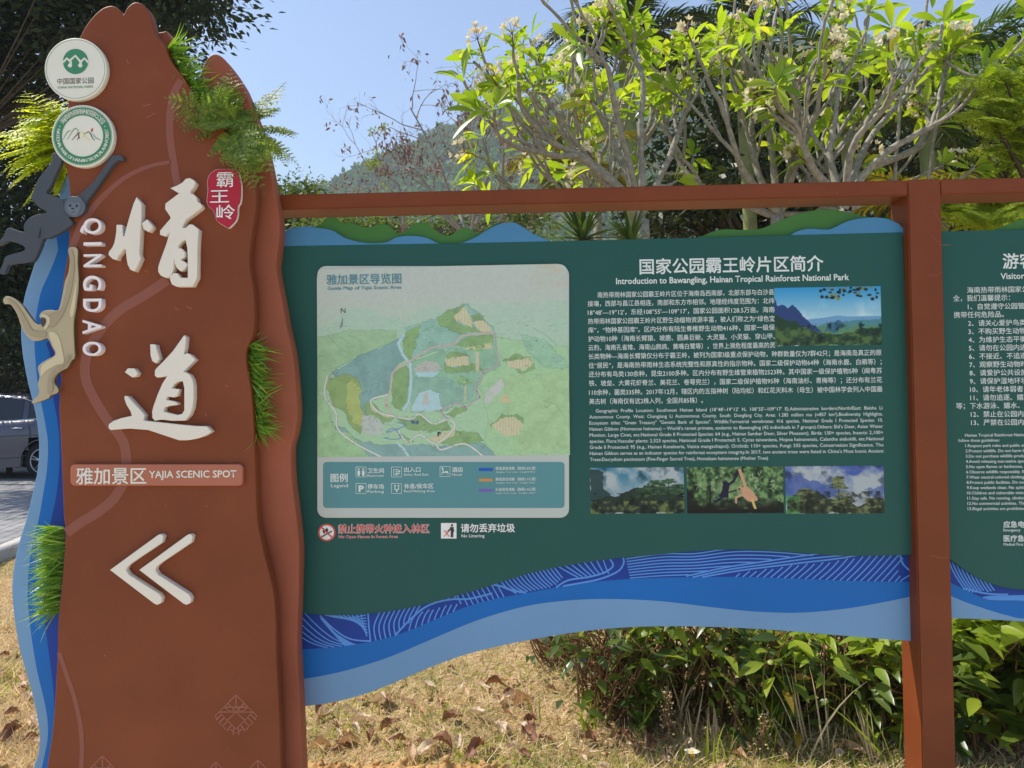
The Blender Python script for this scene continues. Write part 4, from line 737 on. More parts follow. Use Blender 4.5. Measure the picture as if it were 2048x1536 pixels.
# warnings under the map
wf = cutout('no_flames_sign', [circ(653.5, 1065, 17.5, 40)], YTX, 0, M_SIGNR, brd); Y2 = YTX-.0006
cutout('sign_disc', [circ(653.5, 1065, 14.2, 36)], Y2, 0, M_SIGNW, wf); mb = MB(); YTs = Y2; YK = Y2-.0006
pg([(648, 1068), (645, 1063), (648, 1056), (650, 1060), (654, 1055), (657, 1061), (655, 1064), (651, 1062), (650, 1066)]); ribbon(mb, [(643, 1074), (664, 1062)], 2.6, YK); mb.build('cigarette_mark', M_INKD, wf)
mb = MB(); ribbon(mb, [(643, 1055), (664, 1075)], 2.8, YK-.0006); mb.build('red_slash', M_SIGNR, wf)
mb = MB(); add_text(mb, '禁止携带火种进入林区', 676, 1058, 19, YTX, 859, .045); add_text(mb, 'No Open Flames in Forest Area', 677.5, 1073, 8.2, YTX, 796, .04); o = mb.build('warning_outline', M_SIGNW, wf)
mb = MB(); add_text(mb, '禁止携带火种进入林区', 677, 1058, 18.6, YTX-.0010, 858, .016); add_text(mb, 'No Open Flames in Forest Area', 678, 1073, 8, YTX-.0010, 795.5, .008); mb.build('warning_lettering', M_SIGNR, wf)
nl = cutout('no_littering_sign', [[(882, 1046), (913, 1046), (913, 1077), (882, 1077)]], YTX, 0, M_SIGNW, brd); mb = MB()
pg(circ(904, 1050.5, 2.3, 12)); pg([(900.5, 1054), (907, 1054), (908.3, 1064), (906.5, 1064), (906.5, 1074.5), (901.5, 1074.5), (901.5, 1060), (896, 1063.5), (895, 1061.5), (900, 1057)]); mb.build('person_mark', M_INKD, nl)
mb = MB(); ribbon(mb, [(888, 1061), (899, 1073.5)], 1.4, YK); ribbon(mb, [(899, 1061), (888, 1073.5)], 1.4, YK); pg(circ(893.5, 1063, 1, 6)); mb.build('red_cross', M_SIGNR, nl)
mb = MB(); add_text(mb, '请勿丢弃垃圾', 921.5, 1056.5, 18.6, YTX, 1030, .022); add_text(mb, 'No Littering', 923, 1071.5, 8.6, YTX, 969, .012); mb.build('sign_lettering', M_SIGNW, nl)
# introduction
mb = MB(); add_text(mb, '国家公园霸王岭片区简介', 1279, 534, 33.5, YTX, 1647, .018); add_text(mb, 'Introduction to Bawangling, Hainan Tropical Rainforest National Park', 1232, 562, 17.5, YTX, 1698, .022); mb.build('heading_lettering', M_TXT, brd)
mb = MB(); zy = [487, 532, 577, 622, 667, 712, 757, 802, 848, 893, 939, 986, 1032]
ZHT = ['南热带雨林国家公园霸王岭片区位于海南岛西南部，北部东部与白沙县', '接壤，西部与昌江县相连，南部和东方市相邻。地理经纬度范围为：北纬', '18°48′—19°12′，东经108°55′—109°17′，国家公园面积128.5万亩。海南', '热带雨林国家公园霸王岭片区野生动植物资源丰富，被人们称之为“绿色宝', '库”，“物种基因库”。区内分布有陆生脊椎野生动物416种，国家一级保', '护动物10种（海南长臂猿、坡鹿、圆鼻巨蜥、大灵猫、小灵猫、穿山甲、', '云豹、海南孔雀雉、海南山鹧鸪、黄嘴白鹭等），世界上濒危程度最高的灵',
       '长类物种—海南长臂猿仅分布于霸王岭，被列为国家Ⅰ级重点保护动物，种群数量仅为7群42只；是海南岛真正的原', '住“居民”，是海南热带雨林生态系统完整性和原真性的指示物种。国家二级保护动物64种（海南水鹿、白鹇等）；', '还分布有鸟类130余种，昆虫2100多种。区内分布有野生维管束植物2523种。其中国家一级保护植物5种（闽粤苏', '铁、坡垒、大黄花虾脊兰、美花兰、卷萼兜兰），国家二级保护植物95种（海南油杉、青梅等）；还分布有兰花', '110余种，菌类335种。2017年12月，辖区内的五指神树（陆均松）和红花天料木（母生）被中国林学会列入中国最', '美古树（海南仅有这2株入列，全国共85株）。']
for i, s in enumerate(ZHT):
    yc = 400+zy[i]/2.56; x0 = 1175+i*.28+(20 if i == 0 else 0); x1 = (1548+i*.4 if i < 7 else 1763+(i-7)*.5) if i < 12 else 1406
    add_text(mb, s, x0, yc, 12.6, YTX, x1, .007)
mb.build('chinese_text', M_TXT, brd); mb = MB()
ENT = ['Geographic  Profile  Location:  Southwest  Hainan  Island  (18°48′–19°12′  N,  108°55′–109°17′  E).Administrative  borders:North/East:  Baisha  Li', 'Autonomous  County.  West:  Changjiang  Li  Autonomous  County.  South:  Dongfang  City.  Area:  1.285  million  mu  (≈857  km²).Biodiversity  Highlights.', 'Ecosystem  titles:  "Green  Treasury"  "Genetic  Bank  of  Species".  Wildlife:Terrestrial  vertebrates:  416  species,  National  Grade  I  Protected  Species:  10.', 'Hainan Gibbon (Nomascus hainanus) – World’s rarest primate, endemic to Bawangling (42 individuals in 7 groups).Others: Eld’s Deer, Asian Water', 'Monitor, Large Civet, etc.National Grade II Protected Species: 64 (e.g., Hainan Sambar Deer, Silver Pheasant). Birds: 130+ species, Insects: 2,100+', 'species. Flora:Vascular plants: 2,523 species, National Grade I Protected: 5. Cycas taiwaniana, Hopea hainanensis, Calanthe sieboldii, etc.National', 'Grade II Protected: 95 (e.g., Hainan Keteleeria, Vatica mangachapoi). Orchids: 110+ species, Fungi: 335 species, Conservation Significance. The', 'Hainan Gibbon serves as an indicator species for rainforest ecosystem integrity.In 2017, two ancient trees were listed in China’s Most Iconic Ancient', 'Trees:Dacrydium pectinatum (Five-Finger Sacred Tree), Homalium hainanense (Mother Tree)']
for i, s in enumerate(ENT):
    add_text(mb, s, 1178.5+i*.15+(13 if i == 0 else 0), 821.5+i*12.15, 9.6, YTX, 1765+i*.35 if i < 8 else 1536, .006)
mb.build('english_text', M_TXT, brd)
for pc, bx in ((pic_valley(), (1549, 574, 1762.5, 691)), (pic_fog(), (1180.5, 935, 1368, 1027)), (pic_gibbons(), (1374, 933.5, 1567, 1026.5)), (pic_blue(), (1571, 932, 1768, 1027))): pc.build('photo_print', bx, YTX+.0002, brd)
# visitor rules
mb = MB(); add_text(mb, '游客须知', 2005, 523, 33, YTX, 2138, .018); add_text(mb, 'Visitor Notice', 2001, 552, 17, YTX, 2102, .02); mb.build('heading_lettering', M_TXT, brd2)
mb = MB()
for i, (s, x) in enumerate((('海南热带雨林国家公园', 1934), ('全，我们温馨提示：', 1906), ('1、自觉遵守公园管理', 1935.5), ('携带任何危险品。', 1907.5), ('2、请关心爱护鸟类', 1936), ('3、不购买野生动物及', 1936.5), ('4、为维护生态平衡，', 1937), ('5、请勿在公园内进行', 1937.5), ('6、不接近、不追逐', 1938), ('7、观察野生动物时', 1938.5), ('8、请爱护公共设施，', 1939), ('9、请保护湿地环境', 1939.5), ('10、请年老体弱者', 1940), ('11、请勿追逐、嬉戏', 1940.5), ('等；下水游泳、嬉水、', 1912), ('12、禁止在公园内', 1941.5), ('13、严禁在公园内', 1942))):
    add_text(mb, s, x, 580.5+i*16.55, 13.3, YTX, None, .007)
mb.build('chinese_text', M_TXT, brd2); mb = MB()
for i, (s, x) in enumerate((('Hainan Tropical Rainforest National Park', 1930), ('follow these guidelines:', 1916.5), ('1.Respect park rules and public ethics', 1930.5), ('2.Protect wildlife. Do not harm birds', 1931), ('3.Do not purchase wildlife products', 1931.3), ('4.Avoid releasing non-native species', 1931.6), ('5.No open flames or barbecues. Pro', 1932), ('6.Observe wildlife responsibly. Keep', 1932.4), ('7.Wear neutral-colored clothing when', 1932.8), ('8.Protect public facilities. Do not dam', 1933.2), ('9.Keep wetlands clean. No spitting', 1933.6), ('10.Children and vulnerable visitors', 1934), ('11.Stay safe. No running, climbing', 1934.4), ('12.No commercial activities. This is', 1934.8), ('13.Illegal activities are prohibited, in', 1935.2))):
    add_text(mb, s, x, 870.2+i*10.5, 8.6, YTX, None, .006)
mb.build('english_text', M_TXT, brd2); mb = MB()
add_text(mb, '应急电话', 2006.5, 1049, 14, YTX, None, .022); add_text(mb, 'Emergency', 2006.5, 1060, 7.6, YTX, None, .014); add_text(mb, '医疗急救', 2007, 1077, 14, YTX, None, .022); add_text(mb, 'Medical First Aid', 2007, 1088.5, 7.6, YTX, None, .014); mb.build('emergency_lettering', M_TXT, brd2)
# ---------------------------------------------------------------- ground, sand, paving, kerb
def ground_mat():
    m = bpy.data.materials.new('dry_lawn_soil'); m.use_nodes = True; n = m.node_tree.nodes; L = m.node_tree.links; b = n['Principled BSDF']
    b.inputs['Roughness'].default_value = .95; b.inputs['Specular IOR Level'].default_value = .1; tc = n.new('ShaderNodeTexCoord'); prev = None
    def layer(scale, ca, cb, p0, p1, det=8):
        no = n.new('ShaderNodeTexNoise'); no.inputs['Scale'].default_value = scale; no.inputs['Detail'].default_value = det; no.inputs['Roughness'].default_value = .7
        L.new(tc.outputs['Object'], no.inputs['Vector']); cr = n.new('ShaderNodeValToRGB'); cr.color_ramp.elements[0].position = p0; cr.color_ramp.elements[1].position = p1
        cr.color_ramp.elements[0].color = (*ca, 1); cr.color_ramp.elements[1].color = (*cb, 1); L.new(no.outputs['Fac'], cr.inputs[0]); return cr.outputs[0], no
    a, n1 = layer(38, (.18, .12, .062), (.58, .43, .24), .3, .7); g, n2 = layer(60, (.08, .085, .025), (.24, .21, .075), .3, .7)
    f, n3 = layer(2.3, (0, 0, 0), (1, 1, 1), .5, .68); mx = n.new('ShaderNodeMixRGB'); L.new(f, mx.inputs[0]); L.new(a, mx.inputs[1]); L.new(g, mx.inputs[2]); L.new(mx.outputs[0], b.inputs['Base Color'])
    bp = n.new('ShaderNodeBump'); bp.inputs['Strength'].default_value = .8; bp.inputs['Distance'].default_value = .01; L.new(n1.outputs['Fac'], bp.inputs['Height']); L.new(bp.outputs[0], b.inputs['Normal']); return m
def sgrid(lo, a, b, hi, nn, nf):
    return np.unique(np.concatenate([np.linspace(a, b, nn), a-(np.geomspace(1, 1+a-lo, nf)-1), b+(np.geomspace(1, 1+hi-b, nf)-1)]))
gx = sgrid(-640, -6, 6, 640, 200, 40); gy = sgrid(-120, 1.5, 7, 760, 120, 40)
XX, YY = np.meshgrid(gx, gy); rg = np.random.default_rng(2)
def gh(x, y): return (.012*np.sin(x*5.1+y*3.3)+.010*np.sin(x*11+1.3)*np.sin(y*9.2)+.006*np.sin(23*x+17*y))*np.clip(1.2-np.hypot(x, y-3)/14, 0, 1)-.012
ZZ = gh(XX, YY)
gi = (np.arange(len(gy)-1)*len(gx))[:, None]+np.arange(len(gx)-1)[None]
structure(obj('ground', raw_mesh('ground', np.stack([XX, YY, ZZ], -1).reshape(-1, 3), [np.stack([gi, gi+1, gi+len(gx)+1, gi+len(gx)], -1).reshape(-1, 4)]), ground_mat(), None, True))
fc = obj('bounce_sheet', raw_mesh('bounce_sheet', [(-14, -24, .002), (16, -24, .002), (16, 1.75, .002), (-14, 1.75, .002)], [[(0, 1, 2, 3)]]), mat('pale_bounce', (.66, .57, .44), .9, .06, 3, .4, 80, spec=.1)); fc.location.z = .03; structure(fc)  # unseen pale sheet added before the sign to bounce light onto its front
M_SAND = mat('orange_sand', (.52, .33, .15), .95, .12, 14, .2, 60, spec=.1, col2=(.40, .225, .085))
def sand(x0, x1, y0, y1, seed, hgt):
    r = np.random.default_rng(seed); nx, ny = 220, 110; xs = np.linspace(x0, x1, nx); ys = np.linspace(y0, y1, ny); X, Y = np.meshgrid(xs, ys)
    u = (X-x0)/(x1-x0); v = (Y-y0)/(y1-y0); m = np.clip(np.minimum(np.minimum(u, 1-u)*5, np.minimum(v, 1-v)*4), 0, 1); m = m*m*(3-2*m)
    b = fbm(ny, nx, 50, r, 3); c = fbm(ny, nx, 9, r, 4); e = vnoise(ny, nx, 4, r)
    Z = m*(hgt*(.2+b)+.028*np.clip(c-.42, 0, 1)*3+.014*np.clip(e-.55, 0, 1)*2)-.03*(1-m)-.004
    i = (np.arange(ny-1)*nx)[:, None]+np.arange(nx-1)[None]
    o = obj('sand_heap', raw_mesh('sand_heap', np.stack([X, Y, Z], -1).reshape(-1, 3), [np.stack([i, i+1, i+nx+1, i+nx], -1).reshape(-1, 4)]), M_SAND, None, True)
    mb = MB()                                                       # loose lumps
    for k in range(120):
        px = x0+(x1-x0)*(.08+.84*r.random()); py = y0+(y1-y0)*(.1+.8*r.random()); s = .004+.012*r.random()**2
        iz = Z[int((py-y0)/(y1-y0)*(ny-1)), int((px-x0)/(x1-x0)*(nx-1))]; d = rdir(8, r); bm = bmesh.new(); bmesh.ops.create_icosphere(bm, subdivisions=1, radius=s)
        V = np.array([v.co[:] for v in bm.verts])*(1+.35*r.normal(size=(len(bm.verts), 1))*.6)+[px, py, iz+s*.3]; mb.add(V, [[v.index for v in f.verts] for f in bm.faces]); bm.free()
    l = mb.build('sand_lumps', M_SAND, o, True); l['kind'] = 'stuff'; return structure(o)
sand(P(560, 1500, 2.7)[0], P(1075, 1500, 2.7)[0], 2.30, 2.73, 3, .030); sand(P(-260, 1500, 2.6)[0], P(105, 1500, 2.7)[0], 2.2, 2.66, 4, .05)
# kerb and paving of the car park at the left
ka, kb = G(0, 1124, .0), G(36, 1108, .0); kd = unit((kb-ka)*[1, 1, 0]); kn = np.array([-kd[1], kd[0], 0]); kn = kn if np.dot(kn[:2], -ka[:2]) < 0 else -kn
M_KERB = mat('kerb_concrete', lin((176, 172, 166)), .9, .12, 9, .5, 60)
mb = MB()
for k in range(-10, 14):
    p0 = ka+kd*(k*.8); p1 = ka+kd*(k*.8+.792); q = [p0, p1, p1+kn*.14, p0+kn*.14]; mb.add([(*a[:2], -.1) for a in q]+[(*a[:2], .09) for a in q], [(0, 3, 2, 1), (4, 5, 6, 7), (0, 1, 5, 4), (1, 2, 6, 5), (2, 3, 7, 6), (3, 0, 4, 7)])
structure(mb.build('kerb', M_KERB))
def paver_mat():
    m = bpy.data.materials.new('paving_blocks'); m.use_nodes = True; n = m.node_tree.nodes; L = m.node_tree.links; b = n['Principled BSDF']; b.inputs['Roughness'].default_value = .85; b.inputs['Specular IOR Level'].default_value = .2
    tc = n.new('ShaderNodeTexCoord'); br = n.new('ShaderNodeTexBrick'); br.inputs['Scale'].default_value = 1; br.inputs['Brick Width'].default_value = .24; br.inputs['Row Height'].default_value = .12; br.inputs['Mortar Size'].default_value = .006
    br.inputs['Color1'].default_value = (*lin((150, 150, 152)), 1); br.inputs['Color2'].default_value = (*lin((172, 170, 170)), 1); br.inputs['Mortar'].default_value = (*lin((84, 82, 80)), 1); L.new(tc.outputs['Object'], br.inputs['Vector'])
    no = n.new('ShaderNodeTexNoise'); no.inputs['Scale'].default_value = 1.7; no.inputs['Detail'].default_value = 8; L.new(tc.outputs['Object'], no.inputs['Vector'])
    mx = n.new('ShaderNodeMixRGB'); mx.blend_type = 'MULTIPLY'; mx.inputs[0].default_value = .5; L.new(br.outputs[0], mx.inputs[1]); L.new(no.outputs['Fac'], mx.inputs[2]); L.new(mx.outputs[0], b.inputs['Base Color']); return m
pv = obj('paving', raw_mesh('paving', [(-9, 0, 0), (12, 0, 0), (12, 22, 0), (-9, 22, 0)] if np.cross(kd, kn)[2] > 0 else [(-9, 0, 0), (-9, -22, 0), (12, -22, 0), (12, 0, 0)], [[(0, 1, 2, 3)]]), paver_mat())
o0 = ka+kn*.142; pv.location = (o0[0], o0[1], .055); pv.rotation_euler = (0, 0, math.atan2(kd[1], kd[0])); structure(pv)

# ---------------------------------------------------------------- grass (uncountable) and leaf litter
def scatter(n, r, wide=.12):
    Y = 2.25+(6.2-2.25)*r.random(n*3)**1.7; u = r.random(n*3); px = np.where(u < .16, -60+180*r.random(n*3), np.where(u < .16+wide, -700+3600*r.random(n*3), 585+1500*r.random(n*3)))
    d = np.array([ray(x, 1300) for x in px[:n*3:1]]) if False else None
    X = ((px-CX)/FPX*RIGHT[0]+FWD[0])/((px-CX)/FPX*RIGHT[1]+FWD[1])*Y
    side = (X-ka[0])*kn[0]+(Y-ka[1])*kn[1] < -.01; p = np.stack([X, Y, gh(X, Y)-.003], -1)[side]
    return p[:n]
def in_sand(p):
    a = (p[:, 1] < 2.66) & (p[:, 0] > P(590, 1500, 2.7)[0]) & (p[:, 0] < P(1040, 1500, 2.7)[0]); b = (p[:, 1] < 2.6) & (p[:, 0] < P(90, 1500, 2.6)[0]); return a | b
def grass(name, n, seed, m, Lr, W, flat, patch, label):
    r = np.random.default_rng(seed); p = scatter(n, r); k = fbm(200, 200, 22, np.random.default_rng(40), 4)
    f = k[np.clip(((p[:, 1]-2)/5*199).astype(int), 0, 199), np.clip(((p[:, 0]+5)/10*199).astype(int), 0, 199)]; keep = r.random(len(p)) < np.clip((f-.5)*patch+.55, .04, 1); keep &= ~(in_sand(p) & (r.random(len(p)) < .93)); p = p[keep]; n = len(p)
    d = unit(np.stack([r.normal(size=n), r.normal(size=n), flat*(.3+r.random(n))], -1)); mb = MB(); blades(mb, p, d, Lr*(.4+r.random(n)), W*(.6+.8*r.random(n)), r, .8, 3, .15)
    return stuff(mb.build(name, m), label, 'grass')
M_DRYG = leaf_mat('dry_grass', (.52, .39, .22), (.92, .78, .53), .42, (1.1, 1.0, .8), .8, .1)
M_GRNG = leaf_mat('green_grass', (.14, .20, .025), (.40, .48, .07), .45, (1.4, 1.4, .4), .6, .2)
grass('dry_grass', 105000, 31, M_DRYG, .062, .0042, .75, -1.0, 'dry straw coloured lawn grass on the ground behind the boards')
grass('green_grass', 42000, 32, M_GRNG, .048, .0042, 1.3, 3.4, 'sparse green grass growing through the dry lawn')
M_DL = [leaf_mat('dead_leaf_tan', (.46, .28, .15), (.58, .39, .23), .2, (1.2, 1, .7), .6), leaf_mat('dead_leaf_brown', (.20, .09, .05), (.28, .14, .08), .15, (1.2, 1, .7), .6), leaf_mat('dead_leaf_pale', (.55, .42, .30), (.68, .55, .40), .2, (1.2, 1, .8), .6)]
def dead_leaf(k):
    r = np.random.default_rng(60+k); ns, nw = 13, 7; t = np.linspace(0, 1, ns); w = np.interp(t, [0, .15, .5, .8, 1], [.03, .5, 1, .7, .04]); L = 1.0; s = np.linspace(-1, 1, nw)
    T, Sg = np.meshgrid(t, s, indexing='ij'); hw = .23*w[:, None]*Sg; z = (.16+.16*r.random())*np.abs(Sg)**1.6*w[:, None]*(1+.8*np.sin(T*4+k))+.16*np.sin(T*3.1+.4*k)*(.4+.6*r.random())+.028*r.normal(size=T.shape)
    V = np.stack([L*(T-.5), hw*(1-.25*np.abs(z)*3), z-z.min()], -1).reshape(-1, 3); i = (np.arange(ns-1)*nw)[:, None]+np.arange(nw-1)[None]
    return raw_mesh('dead_leaf', V, [np.stack([i, i+nw, i+nw+1, i+1], -1).reshape(-1, 4)])
DLM = []
for k in range(6): me_ = dead_leaf(k); me_.materials.append(M_DL[k % 3]); DLM.append(me_)
LIT = [(650, 1472), (668, 1440), (702, 1425), (690, 1462), (742, 1470), (722, 1436), (880, 1402), (900, 1336), (920, 1368), (934, 1386), (980, 1380), (1002, 1402), (1040, 1396), (1060, 1436), (1045, 1468), (1134, 1402), (1100, 1370), (1150, 1376), (812, 1488), (838, 1484), (915, 1482), (950, 1497), (985, 1500), (1168, 1508), (1212, 1500), (1250, 1464), (1022, 1498), (1110, 1430), (905, 1438), (1050, 1420), (965, 1352), (995, 1345), (860, 1372), (1195, 1392), (1240, 1430), (1330, 1508), (1480, 1506), (1180, 1470), (760, 1404), (812, 1410), (1080, 1330), (1140, 1340), (640, 1478), (1300, 1480), (1420, 1470), (1560, 1490), (1650, 1440), (1720, 1500), (10, 1342), (34, 1312), (62, 1330), (22, 1356), (8, 1300), (50, 1368), (70, 1290), (20, 1420), (60, 1440), (15, 1250), (780, 1448), (1005, 1455)]
rl = np.random.default_rng(77)
LIT += [(600+520*rl.random(), 1345+170*rl.random()) for _ in range(46)]+[(1120+700*rl.random(), 1440+90*rl.random()) for _ in range(26)]+[(5+70*rl.random(), 1200+300*rl.random()) for _ in range(14)]
for k, (x, y) in enumerate(LIT):
    o = bpy.data.objects.new('dead_leaf', DLM[k % 6]); COL.objects.link(o); g_ = G(x, y, .015); s = (.05+.07*rl.random()**1.5); o.location = (*g_[:2], float(gh(g_[0], g_[1]))+.010); o.scale = (s,)*3
    o.rotation_euler = (rl.normal()*.18, rl.normal()*.14, rl.random()*6.28)
    tag(o, ['tan curled dead leaf lying on the dry lawn', 'dark brown curled dead leaf lying on the dry lawn', 'pale grey brown dead leaf lying on the dry lawn'][(k % 6) % 3], 'leaf', 'dead leaves scattered on the lawn')
# ---------------------------------------------------------------- frangipani trees behind the boards
M_BARK = mat('frangipani_bark', (.36, .33, .27), .85, .2, 30, .6, 120, col2=(.20, .185, .155), spec=.2)
M_FRL = leaf_mat('frangipani_leaf', (.13, .24, .022), (.36, .46, .045), .52, (1.75, 1.7, .5), .3, .5, (.50, .50, .06))
M_FRF = leaf_mat('frangipani_petal', (.80, .70, .42), (.86, .83, .74), .35, (1.05, 1.0, .85), .5, .2)
M_FRS = mat('flower_stalk', lin((122, 78, 62)), .6)
def rpath(pts, k=5): return smoothloop(pts, k, False)
class Frangi:
    def __init__(s, name, label, seed):
        s.r = np.random.default_rng(seed); s.t = None; s.name, s.label = name, label; s.w = MB(); s.lv = MB(); s.cl = []
    def tip(s, p, d, nl=None, fl=None, sc_=1.0):
        r = s.r; n = nl or int(6+4*r.random()); az = np.arange(n)*2.4+r.random()*6; el = .15+.95*r.random(n); a = unit(np.cross(d, [.3, .5, .2])); b = np.cross(d, a)
        dd = unit((np.cos(az)[:, None]*a+np.sin(az)[:, None]*b)*np.cos(el)[:, None]+d*np.sin(el)[:, None]); base = p+d*(.05*(r.random(n)[:, None]-.6)); L = (.125+.10*r.random(n))*sc_
        s.lv.add(*leaf_batch(base+dd*.02, dd, np.broadcast_to(d, dd.shape)+.2*rdir(n, r), L, L*.30, 5, .12+.3*r.random(n), .3))
        if fl or (fl is None and r.random() < .45):
            s.fl, s.st = MB(), MB(); s.cl.append((s.fl, s.st)); q = p+d*.09; s.st.tube([p, p+d*.05, q], [.006, .005, .004], 4)
            for k in range(int(6+8*r.random())):
                f = unit(d*.7+rdir(1, r)[0]*.8); e = q+f*(.04+.06*r.random()); s.st.tube([q, e], [.0022, .0016], 3); az = np.arange(5)*1.2566+r.random()*3; a = unit(np.cross(f, [.2, .4, .9])); b = np.cross(f, a)
                pd = (np.cos(az)[:, None]*a+np.sin(az)[:, None]*b)*.8+f*(.5+.5*r.random()); s.fl.add(*quad_leaf(np.repeat(e[None], 5, 0), pd, np.repeat(f[None], 5, 0), .040, .026, .1))
    def limb(s, pts, r0, r1, side=2, tip=True, depth=0):
        r = s.r; c = rpath(pts); c = c+np.cumsum(r.normal(size=c.shape)*.006, 0); rad = np.linspace(r0, r1, len(c))*(1+.06*r.normal(size=len(c))); s.w.tube(c, rad, 7)
        d = unit(c[-1]-c[-3]); end = c[-1]
        if tip:
            for k in range(int(1.35+1.1*r.random()) if depth < 2 else 1):
                a = unit(d+rdir(1, r)[0]*.55+[0, 0, .35]); l = .10+.16*r.random(); e = end+a*l; m = end+a*l*.5+rdir(1, r)[0]*.02; s.w.tube(rpath([end, m, e], 3), np.linspace(r1, .010, 7), 6); s.tip(e, unit(e-m))
        for k in range(1 if depth < 2 and r.random() < .40 else 0):
            i = int((.2+.5*r.random())*(len(c)-1)); b = c[i]; a = unit(unit(rdir(1, r)[0]*[1, 1, .3])+[0, 0, .45]); l = .12+.20*r.random(); e = b+a*l+[0, 0, .3*l]; s.w.tube(rpath([b, b+a*l*.5, e], 3), np.linspace(.012, .009, 7), 6); s.tip(e, unit(e-b-a*l*.3))
        for k in range(side):
            f = .30+.55*r.random(); i = int(f*(len(c)-1)); b = c[i]; t = unit(c[min(i+2, len(c)-1)]-c[max(i-2, 0)]); o = rdir(1, r)[0]*[1, .9, .25]; a = unit(t*.6+unit(o)*.5+[0, 0, .42]); l = .30+.38*r.random()
            p2 = b+a*l*.5+[0, 0, .02]; p3 = b+a*l+np.array([0, 0, .15*l]); s.limb([b, p2, p3], min(rad[i]*.68, .02), .010, int(r.random() < .45) if depth < 1 else 0, True, depth+1)
    def done(s, base):
        t = thing(s.name, s.label, 'tree', base); s.w.build('trunk', M_BARK, t, True); s.lv.build('crown', M_FRL, t, True); [b_.build('flower_stalk', M_FRS, a_.build('flower_cluster', M_FRF, t)) for a_, b_ in s.cl[:60]]
def frangi(label, seed, bx, Y, limbs, r0, fork, spread=.9, extra=0):
    f = Frangi('frangipani_tree', label, seed); b = P(bx, 1100, Y); b[2] = -.05; fk = P(*fork, Y); f.w.tube(rpath([b, b*.5+fk*.5+[.03, .02, 0], fk], 6), np.linspace(r0*1.25, r0, 13), 9)
    for path, off in limbs:
        n = len(path); pts = [P(x, y+62*(i/(n-1))**2, Y+off*i/(n-1)) for i, (x, y) in enumerate(path)]; f.limb(pts, r0*.62, .012, 2)
    for k in range(extra):
        x = fork[0]+(f.r.random()-.5)*spread*700; y = 130+f.r.random()*220; off = (f.r.random()-.25)*1.6; m = (fork[0]*.55+x*.45, fork[1]*.5+y*.5+30)
        f.limb([fk, P(*m, Y+off*.5), P(x, y, Y+off)], r0*.5, .011, 2)
    f.done(b)
frangi('grey limbed frangipani with yellow green leaves whose branches reach furthest left', 1, 1290, 5.2, [([(1285, 440), (1250, 385), (1180, 318), (1110, 275), (1070, 225), (1045, 160), (1036, 80)], -.5), ([(1250, 385), (1180, 318), (1105, 290), (1050, 260), (1005, 212)], -.6), ([(1265, 400), (1240, 393), (1130, 390), (1060, 376), (1000, 356)], .3),
    ([(1270, 400), (1215, 260), (1165, 150), (1146, 80)], .5), ([(1275, 410), (1240, 270), (1200, 110), (1178, 60)], -.4), ([(1280, 420), (1275, 270), (1285, 140), (1268, 60)], .2), ([(1285, 430), (1340, 310), (1375, 190), (1395, 80)], .6), ([(1250, 390), (1150, 300), (1120, 190), (1095, 110)], .7)], .046, (1285, 440), .8, 2)
frangi('slim pale stemmed frangipani showing between beam and board, left of the others', 2, 1195, 5.9, [([(1195, 430), (1190, 360), (1225, 250), (1205, 160)], .2), ([(1195, 430), (1150, 340), (1120, 300), (1090, 260)], .5), ([(1195, 430), (1250, 330), (1310, 240), (1330, 120)], .4)], .034, (1195, 430), .5, 1)
frangi('tall frangipani with many upright grey stems behind the middle of the beam', 3, 1545, 5.6, [([(1555, 430), (1480, 330), (1440, 200), (1410, 80)], -.4), ([(1560, 420), (1600, 300), (1635, 160), (1640, 40)], -.6), ([(1560, 420), (1540, 250), (1505, 110), (1480, 20)], .2), ([(1560, 420), (1585, 300), (1590, 200), (1560, 90)], -.5), ([(1555, 430), (1420, 370), (1360, 300), (1330, 190)], .3), ([(1560, 420), (1660, 320), (1720, 180), (1700, 60)], .5), ([(1555, 425), (1500, 280), (1540, 60), (1545, -40)], .5)], .05, (1555, 430), 1.0, 3)
frangi('frangipani nearest the steel post with branches spreading to the right', 4, 1690, 5.0, [([(1690, 420), (1740, 330), (1820, 255), (1880, 200), (1905, 125)], -.2), ([(1740, 335), (1830, 290), (1870, 210), (1880, 160)], .5), ([(1690, 400), (1705, 290), (1770, 190), (1785, 100)], -.5), ([(1690, 410), (1660, 310), (1670, 190), (1690, 80)], .3), ([(1700, 415), (1790, 370), (1850, 345), (1885, 320)], .1), ([(1690, 405), (1620, 330), (1600, 240), (1570, 170)], -.3), ([(1690, 410), (1740, 280), (1820, 170), (1850, 110)], .6)], .046, (1690, 425), .8, 2)
